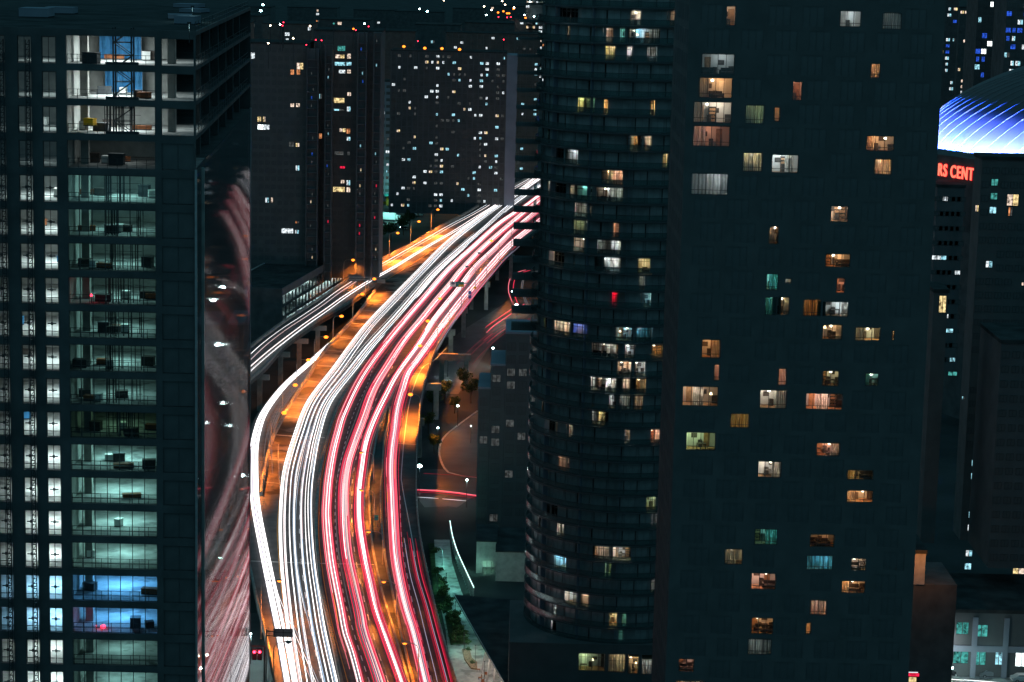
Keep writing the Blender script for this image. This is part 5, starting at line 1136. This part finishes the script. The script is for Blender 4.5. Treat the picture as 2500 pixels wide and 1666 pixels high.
bundle('two white streaks on the street in front of the grey office', 'light trail', [(2296,1657),(2400,1664),(2500,1672)], .7, [(0,.06,TW,0,.3,0),(-.1,.06,TW,.38,.8,0)], GT, step=2)
p = P(2228,1656,z=20); t = thing('shop_sign', 'small red and yellow illuminated sign at the bottom of the black slab', 'sign', (P(2229,1656,y=330))); 
B().box(-.9,.9,-.05,.1,.3,.75).build('red_band', E['r'], t); B().box(-.9,.7,-.05,.1,.85,.95).build('white_band', TW2, t); B().box(-.6,.5,-.05,.1,-.6,.1).build('yellow_panel', E['y'], t); B().box(-1,1,.1,.2,-30,1).build('post', K['dark_metal'], t)

# ================================================================ ground level streets and park right of the expressway
sb_ = B(); ribbon(pc([(1290,735),(1250,763),(1200,796),(1172,815),(1140,850),(1100,905),(1060,960)], z=.03, step=6), 15, 0, sb_); tag(sb_.build('boulevard', K['street'], recalc=False), kind='structure')
bundle('two bright red streaks on the boulevard under the expressway', 'light trail', [(1275,742),(1262,752),(1225,778),(1198,797),(1182,812)], .8, [(-1,.12,TR,0,1,0),(-.8,.1,TP,0,1,0),(1.2,.12,TR,0,.92,0),(1.4,.1,TP,.1,.9,0)], GT)
bundle('thin dim red streaks on the boulevard nearer the hammerhead beam', 'light trail', [(1290,778),(1262,788),(1225,806),(1180,842),(1150,872),(1135,890)], .8, [(-.5,.07,TR,0,.6,0),(.8,.06,TDR,.1,.9,0),(1.5,.08,TR,.4,.55,0),(2.6,.05,TDR,0,1,0),(-2.4,.05,TDR,.2,1,0)], GT)
bundle('curving red and white streaks on the slip road left of the round tower', 'light trail', [(1290,660),(1275,664),(1258,672),(1250,690),(1249,712),(1256,733),(1262,750),(1255,760)], .8, [(-.8,.14,TR,0,1,0),(1.2,.14,TP,.0,.9,0),(-4,.07,TDW,0,1,0),(-4.6,.07,TDW,0,1,0)], GT)
cs = B(); ribbon(pc([(1000,1192),(1060,1190),(1120,1190),(1180,1196)], z=.04, step=6), 40, 0, cs); tag(cs.build('cross_street', K['street'], recalc=False), kind='structure')
bundle('bright pink and red streaks on the cross street right of the expressway', 'light trail', [(1010,1196),(1050,1198),(1090,1200),(1130,1206),(1170,1212)], .8, [(-.4,.14,TP,0,1,0),(0,.16,TW,.15,.6,0),(.5,.12,TR,0,1,0),(2.4,.08,TDR,.2,1,0),(-18,.06,TDR,0,1,0)], GT)
bundle('thin white streaks on the near side of the cross street', 'light trail', [(1020,1214),(1080,1218),(1140,1223)], .7, [(0,.07,TW2,.0,.47,0),(.2,.07,TW2,.5,1,0)], GT, step=1)
pk = [(1166,1004),(1120,1038),(1090,1062),(1076,1082),(1072,1105),(1078,1130),(1090,1150),(1110,1160),(1170,1168)]
kp = pc(pk, z=.02, step=5); b_ = B(); pl_ = [(q.x,q.y) for q in kp]+[(q.x+30,q.y) for q in reversed(kp)]
b_.add([(x,y,.03) for x,y in pl_], tessellate_polygon([[Vector((x,y,0)) for x,y in pl_]])); tag(b_.build('park_road', K['street'], recalc=True), kind='structure')
barrier('kerb_stone', 'pale curved kerb of the park road left of the stepped block', 'kerb', kp, .5, .16, K['pale_concrete'])
path_lamp(1150,1040,5,'dim white park lamp on the inner side of the curved road', power=120, big=.14)
path_lamp(1140,1172,7,'white lamp at the corner of the cross street beside the stepped block', power=700, big=.2)
# terrace, glass fence and canopy by the foot of the round tower
tp = [(1060,1318),(1098,1318),(1103,1372),(1125,1440),(1160,1530),(1200,1600),(1240,1700),(1110,1700),(1096,1610),(1088,1540),(1074,1470),(1064,1390)]
pts = [P(x,y,z=.06) for x,y in tp]; b_ = B(); b_.add(pts, tessellate_polygon([[Vector((q.x,q.y,0)) for q in pts]])); tag(b_.build('terrace_path', K['paving'], recalc=True), kind='structure')
for poly in ([(1066,1400),(1078,1410),(1090,1440),(1104,1488),(1082,1500),(1072,1470)],[(1086,1508),(1112,1490),(1128,1530),(1140,1572),(1100,1576)],[(1046,1330),(1060,1330),(1064,1400),(1072,1480),(1084,1560),(1096,1630),(1080,1560),(1060,1460)]):
    ps = [P(x,y,z=0) for x,y in poly]; b_ = B(); b_.prism([(q.x,q.y) for q in ps], .0, .35); tag(b_.build('planting_bed', K['grass']), kind='structure')
def leafmesh(n, rx, rz_, z0, size, name='crown'):
    b_ = B(); cl = [(rnd(-.6,.6)*rx, rnd(-.6,.6)*rx, z0+rnd(-.6,.6)*rz_, rnd(.3,.55)) for _ in range(9)]
    for i in range(n):
        c = random.choice(cl); d = Vector((random.gauss(0,1),random.gauss(0,1),random.gauss(0,1))).normalized()*c[3]*rnd(.5,1)
        q = Vector((c[0]+d.x*rx, c[1]+d.y*rx, max(.1,c[2]+d.z*rz_))); a = Vector((random.gauss(0,1),random.gauss(0,1),random.gauss(0,.6))).normalized()*size*rnd(.6,1.3); e = a.cross(Vector((random.gauss(0,1),random.gauss(0,1),1))).normalized()*size*.6
        b_.add([q-a,q+e,q+a,q-e],[(0,1,2,3)])
    return b_.mesh(name, K['leaf'])
bush, crown = leafmesh(420, 1.6, .9, .9, .22, 'foliage'), leafmesh(800, 2.3, 2.2, 4.8, .28)
def tree(px, py, s, label, group=None, z=0.0):
    p = P(px,py,z=z); t = thing('tree', label, 'tree', p, rnd(0,6), group); put('crown', crown, t, (0,0,0), 0, (s,s,s)); b_ = B().tube([(0,0,0),(.1,0,1.6*s),(.2,.1,3.4*s),(.1,.3,5*s)], [.2*s,.15*s,.1*s,.04*s], 7)
    for a in (0,2.1,4.2): b_.tube([(.15,.05,2.8*s),(.15+1.1*s*math.cos(a),.05+1.1*s*math.sin(a),4.4*s)], [.08*s,.03*s], 5)
    b_.build('trunk', K['bark'], t); return t
def shrub(px, py, s, label, group):
    p = P(px,py,z=.3); t = thing('shrub', label, 'shrub', p, rnd(0,6), group); put('foliage', bush, t, (0,0,0), 0, (s,s,s)); B().tube([(0,0,0),(0,0,.9*s)], .08*s, 6).build('stem', K['bark'], t)
for px, py, s in ((1070,1400,.9),(1078,1425,.8),(1084,1452,1.0),(1092,1478,.9),(1080,1488,.9),(1100,1508,.9),(1112,1512,1.1),(1108,1535,1.2),(1122,1550,1.1),(1112,1566,1.2),(1130,1570,1.0),(1066,1350,.8),(1086,1440,.7),(1098,1470,.8)):
    i_ = sum(1 for o_ in bpy.data.objects if o_.get('group') == 'shrubs along the terrace path')
    shrub(px, py, s, f"dark leafy shrub beside the teal terrace path, {'upper' if py < 1460 else 'middle' if py < 1500 else 'lower'} bed, {'left' if px < 1083 or (py > 1500 and px < 1110) else 'right'} side", 'shrubs along the terrace path')
tree(2366,1640,.95,'leafy street tree in front of the teal lit office windows'); tree(2440,1645,.7,'slim dark street tree right of the larger one by the office')
for i,(px,py,s) in enumerate(((1060,1110,.9),(1046,1060,1.0),(1056,1010,1.1),(1085,985,1.1),(1110,1010,.8),(1150,985,1.2),(1130,955,1.1))): tree(px,py,s,'dark tree in the unlit park, '+['lowest one','second lowest by the parapet','beside the short lamp','left of the park lamp','just below the park lamp','right of the park lamp','topmost one'][i])
for i,(px,py,s) in enumerate(((1000,560,1.6),(985,575,1.5),(1060,530,1.6),(1090,520,1.4),(1120,505,1.6),(930,600,1.5),(955,590,1.4),(1075,480,1.6),(1150,490,1.5),(1180,465,1.6),(880,640,1.3),(1020,505,1.6))): tree(px,py,s,'dark tree in the lots beyond the far ramp','trees beyond the far ramp')
for px, py, pw in ((1080,1345,700),(1090,1400,700),(1112,1470,600),(1135,1550,500)):
    p = P(px,py,z=3.5); t = thing('bollard_lamp', 'teal glowing path light over the terrace path', 'lamp', (p.x,p.y,0), 0, 'terrace path lights'); B().tube([(0,0,0),(0,0,3.5)],.05,6).build('pole', K['dark_metal'], t); B().box(-.15,.15,-.12,.12,3.5,3.6).build('lamp_head', K['dark_metal'], t); lamp('lamp_light','POINT',pw*2.2,(.3,1,.82),t,(0,0,3.3),shadow_soft_size=.1)
fc_ = pc([(1098,1302),(1104,1338),(1116,1378),(1134,1420),(1156,1468)], z=.1, step=2.0); t = thing('glass_fence', 'glass fence with a glowing white top rail beside the terrace path', 'fence', fc_[0])
E_STRIP = emis('strip_light', (.7,1,.95), 2.2); B().tube([q-fc_[0]+Vector((0,0,3.0)) for q in fc_], .10, 5).build('top_rail', E_STRIP, t)
for i, q in enumerate(fc_): B().box(-.05,.05,-.05,.05,0,2.95).build('post', K['steel'], t, q-fc_[0])
for i in range(len(fc_)-1):
    a, c = fc_[i]-fc_[0], fc_[i+1]-fc_[0]; b_ = B(); b_.quad(a+Vector((0,0,.1)), c+Vector((0,0,.1)), c+Vector((0,0,2.8)), a+Vector((0,0,2.8))); b_.build('glass_panel', K['rail_glass'], t, recalc=False)
for k_,(px,py,pw) in enumerate(((1160,1628,650),(1132,1596,350),(1182,1668,700))):
    p = P(px,py,z=.1); q = thing('bollard_lamp', 'warm terrace light under the canopy edge, '+['middle','upper','lowest'][k_]+' of three', 'lamp', p); B().tube([(0,0,0),(0,0,4.2)],.05,6).build('pole', K['dark_metal'], q); B().box(-.15,.15,-.12,.12,4.2,4.3).build('lamp_head', K['dark_metal'], q); lamp('lamp_light','POINT',pw*1.5,(1,.80,.66),q,(0,0,4.0),shadow_soft_size=.1)
# white walled low block with a lit glass door
Yk = P(1180,1400,z=0).y; a, c = P(1163,1360,y=Yk), P(1211,1360,y=Yk); zt = P(1185,1323,y=Yk).z
t = thing('garden_pavilion', 'small pale block with a mint lit glass door behind the glass fence', 'building', (a.x,Yk,0)); Wp = c.x-a.x; d0, d1 = P(1178,1371,y=Yk), P(1209,1397,y=Yk)
B().box(0,d0.x-a.x,0,.3,0,zt).box(d0.x-a.x,Wp,0,.3,d0.z,zt).box(0,Wp,.3,14,zt-.3,zt-.01).box(0,.3,.3,14,0,zt-.3).box(Wp-.3,Wp,.3,14,0,zt-.3).box(.3,Wp-.3,5,5.3,0,zt-.3).build('wall', K['pale_concrete'], t); B().box(-.2,Wp+.2,-.2,14.2,zt,zt+.25).build('roof', K['roof'], t)
w_ = B(); 
for i in range(4): x = d0.x-a.x+(Wp-(d0.x-a.x))*i/3; w_.box(x-.05,x+.05,.08,.18,0,d0.z)
w_ = w_.build('window', K['frame'], t)
for i in range(3): x = d0.x-a.x+(Wp-(d0.x-a.x))*i/3; put('pane', unit_pane, w_, (x+.05,.13,.02), 0, ((Wp-(d0.x-a.x))/3-.1,1,d0.z-.04))
lamp('room_light','POINT',480,(.45,1,.75),t,(Wp*.65,2.5,max(1.6,d0.z-.4)),shadow_soft_size=.2)
lamp('wall_light','POINT',160,(.35,1,.8),t,(-1.2,-1.2,2.2),shadow_soft_size=.15)
B().box(Wp,Wp+16,-6,14,0,zt-.6).build('side_wing', K['pale_concrete'], t); B().box(Wp-.1,Wp+16.2,-6.2,14,zt-.6,zt-.35).build('wing_roof', K['roof'], t)
# dark canopy roof on slanted steel columns
cz = 7.5; cp = [(1109,1452),(1180,1458),(1320,1470),(1420,1700),(1262,1720)]; ps = [P(x,y,z=cz) for x,y in cp]
t = thing('canopy_roof', 'large dark sloping canopy roof on slanted steel columns at the bottom centre', 'canopy', (ps[0].x,ps[0].y,0)); o_ = Vector((ps[0].x,ps[0].y,0))
B().prism([(q.x-o_.x,q.y-o_.y) for q in ps], cz-.5, cz).build('roof', K['roof'], t)
edge = curve([ps[0]-o_+Vector((0,0,-.1)),ps[4]-o_+Vector((0,0,-.1))], 2); B().tube([q+Vector((-.1,0,.15)) for q in edge], .09, 5).build('edge_trim', K['steel'], t)
for f in (.42,.5,.58,.68,.80):
    q = (ps[0]-o_).lerp(ps[4]-o_, f)+Vector((1.0,0,0)); B().tube([(q.x-.2,q.y+1.0,0),(q.x+.6,q.y-.4,cz-.5)], .16, 8).build('column', K['steel'], t)
q = (ps[0]-o_).lerp(ps[4]-o_, .80)
B().box(q.x+4.5,q.x+4.8,q.y-18,q.y+16,0,cz-.6).build('slatted_wall', K['pale_concrete'], t)
for f, pw in ((.62,420),(.74,520),(.86,520)):
    q = (ps[0]-o_).lerp(ps[4]-o_, f); lamp('canopy_light','POINT',pw*4,(1,.82,.68),t,(q.x-.2,q.y-.5,cz-1.6),shadow_soft_size=.2)
for px,py in ((1172,1660),(1168,1640),(1180,1672),(1188,1652)):
    p = P(px,py,z=.1); t = thing('terrace_chair', 'small chair on the warm lit terrace under the canopy edge', 'chair', p, rnd(0,6), 'terrace chairs'); B().box(-.3,.3,-.3,.3,.42,.5).build('seat', K['rust'], t); B().box(-.3,.3,.26,.32,.5,1.0).build('backrest', K['rust'], t)
    for x in (-.26,.26):
        for y in (-.26,.26): B().box(x-.03,x+.03,y-.03,y+.03,0,.42).build('leg', K['dark_metal'], t)
ps = [P(x,y,z=.1) for x,y in ((1128,1588),(1146,1586),(1152,1610),(1165,1620),(1164,1636),(1150,1634),(1134,1612))]; bd = B().prism([(q.x,q.y) for q in ps], .08, .4).build('gravel_bed', mat('gravel',(.22,.15,.10),.9,var=.6,scale=3)); tag(bd, kind='structure')
for px,py in ((1143,1590),(1153,1622)): shrub(px,py,.45,'tiny shrub in the gravel bed under the warm terrace light','gravel bed shrubs')
for (px,py,lb) in ((1310,1627,'oval lit skylight with brick shaped panes on the dark podium roof'),(1600,1655,'second oval skylight, half hidden by the right slab')):
    c0 = P(px,py,z=9.0); t = thing('oval_skylight', lb, 'skylight', c0); rx, ry = 1.65, 1.65; b_ = B(); b_.add([(rx*math.cos(i*.2618),ry*math.sin(i*.2618),.25) for i in range(24)], [tuple(range(24))]); b_.build('glazing', emis('skylight_glow',(.45,.75,.68),.55,.3,1), t, recalc=False)
    fr = B(); fr.tube([(rx*math.cos(i*.2618),ry*math.sin(i*.2618),.2) for i in range(25)], .1, 5)
    for y in (-.8,0,.8): fr.box(-math.sqrt(rx*rx-y*y),math.sqrt(rx*rx-y*y),y-.05,y+.05,.27,.33)
    for x,y in ((-.7,.4),(.5,.4),(0,-.4),(1.0,-.4),(-1,-.4),(-.4,1.1),(.4,-1.1)): fr.box(x-.05,x+.05,y-.37,y+.37,.27,.33)
    fr.build('glazing_bars', K['frame'], t); B().box(-3,3,-3,3,-9,.0).build('base', K['roof'], t)
# street below the left parapet with red signals
st = B(); ribbon([P(560,1500,z=.03),P(600,1580,z=.03),P(640,1700,z=.03)], 26, 0, st); tag(st.build('lower_street', K['street'], recalc=False), kind='structure')
p = P(655,1620,z=0); yS = P(636,1592,z=7).y; a, c = P(614,1577,y=yS), P(646,1577,y=yS)
t = thing('traffic_signal', 'traffic signal mast arm with two red lights below the lower left parapet', 'traffic light', (c.x,yS,0)); B().tube([(0,0,0),(0,0,a.z)],.14,8).build('pole', K['dark_metal'], t); B().beam((a.x-c.x,0,a.z),(0,0,a.z),.2).build('arm', K['dark_metal'], t)
for px in (621,634):
    q = P(px,1592,y=yS)-t.location; h_ = B().box(q.x-.4,q.x+.4,-.05,.3,q.z-1.6,q.z+.55).build('signal_head', K['dark_metal'], t); B().ell((q.x,-.1,q.z),.27,.12,.27).build('lens', E_RED, h_)
lamp('signal_light','POINT',120,(1,.03,.05),t,(a.x-c.x+.9,-1.0,a.z-.8),shadow_soft_size=.2)
p = P(620,1560,z=5); lamp('street_light','POINT',1500,(.65,1,.95),t,P(618,1540,z=6)-t.location,shadow_soft_size=.3); t2 = path_lamp(612,1548,6,'pale lamp lighting the small street below the lower left parapet', power=1500, big=.15)

# ================================================================ distant city
lowb = [(560,640,40,1500),(640,760,60,1400),(780,900,50,1650),(900,1010,78,1500),(1010,1120,62,1800),(1130,1250,58,1600),(1240,1340,50,1900),(500,600,60,1300),(700,820,20,2300),(860,960,26,2500),(960,1080,30,2400),(1100,1180,22,2700),(1190,1300,16,2500),(560,660,18,2200)]
o20 = ['near left','near left of the orange lamps','left behind the dark towers','behind the roof lamps left','behind the roof lamps middle','behind the roof lamps right','far right beside the round tower','leftmost','far left middle','far middle left','far middle','far middle right','far right','left back row']
for i,(x0,x1,yt,D_) in enumerate(lowb):
    block('distant_block', f'dark distant city block in the top roofscape, {o20[i]}', 'building', D_, x0, x1, yt, 0, 40, K['dark_wall'], 3.6, 9, 3.0, 2.2, .035, 'wwnoc', maxw=60, group='distant city blocks')
block('distant_tower', 'pale lit distant tower at the top just left of the round tower', 'building', 1900, 1278, 1318, -20, 0, 30, K['grey_wall'], 3.4, 5, 3.0, 2.2, .35, 'wwnyc', maxw=120)
far_l = [(642,12,'c'),(636,27,'B'),(637,27,'c'),(690,63,'r'),(660,63,'n'),(684,60,'w'),(692,55,'r'),(757,64,'n'),(863,71,'o'),(869,74,'r'),(890,58,'w'),(900,65,'r'),(771,98,'r'),(785,99,'r'),(748,110,'r'),(1024,22,'w'),(1043,28,'c'),(1160,58,'n'),(1111,71,'o'),(1013,74,'o'),(1019,80,'o'),(1182,16,'n'),(1200,25,'n'),(1216,31,'o'),(1229,28,'o'),(1238,33,'o'),(1243,33,'o'),(1217,42,'r'),(1238,43,'r'),(1247,42,'r'),(1255,19,'n'),(1254,22,'o'),(1187,37,'w'),(1283,44,'o'),(1280,37,'w'),(1304,41,'w'),(1084,1,'n'),(1233,12,'n'),(1226,3,'n'),(1294,5,'w'),(545,22,'c'),(575,42,'c'),(560,28,'c'),(1230,97,'r'),(1020,101,'r'),(626,98,'w'),(655,106,'n'),(716,94,'n'),(815,58,'t')]
fm = {'w':E_WLAMP,'c':emis('far_cool',(.4,.9,1),30),'o':E_LAMP,'n':emis('far_warm',(1,.75,.5),25),'r':E_RED,'B':E_WLAMP,'t':E['t']}
fpole = B().tube([(0,0,-9),(0,0,-.4)],.15,5).mesh('pole', K['dark_metal']); flens = {k_: B().ell((0,0,0),.9,.9,.75,8,5).mesh('lens', v) for k_, v in fm.items()}
names = {'w':'white','c':'cool blue','o':'orange','n':'warm','r':'red','B':'brilliant white','t':'teal'}
for (x,y,k_) in far_l:
    D_ = 820 if k_ == 'r' and 90 < y < 112 else 815 if y > 50 and 640 < x < 905 else 1240 if y > 90 and x > 1000 else 1900
    if x < 610 and y < 60: D_ = 1400
    p = P(x,y,y=D_-8); s = .5 if k_=='r' else 1.0; s *= D_/1500*(.55 if k_ in 'wn' else .8)
    t = thing('distant_lamp', f'{names[k_]} point of light among the dark distant roofs', 'lamp', p, 0, f'{names[k_]} distant lights'); put('lens', flens[k_], t, (0,0,0), 0, (s,s,s)); put('pole', fpole, t)

for (o, w, h, dp, code) in lit_log:
    if w > 1.6 and random.random() < .72: furnish(o, w, h, dp, code)
for i in range(4):
    if not fur_used[i]: FUR[i].location = Vector((10,392,60))
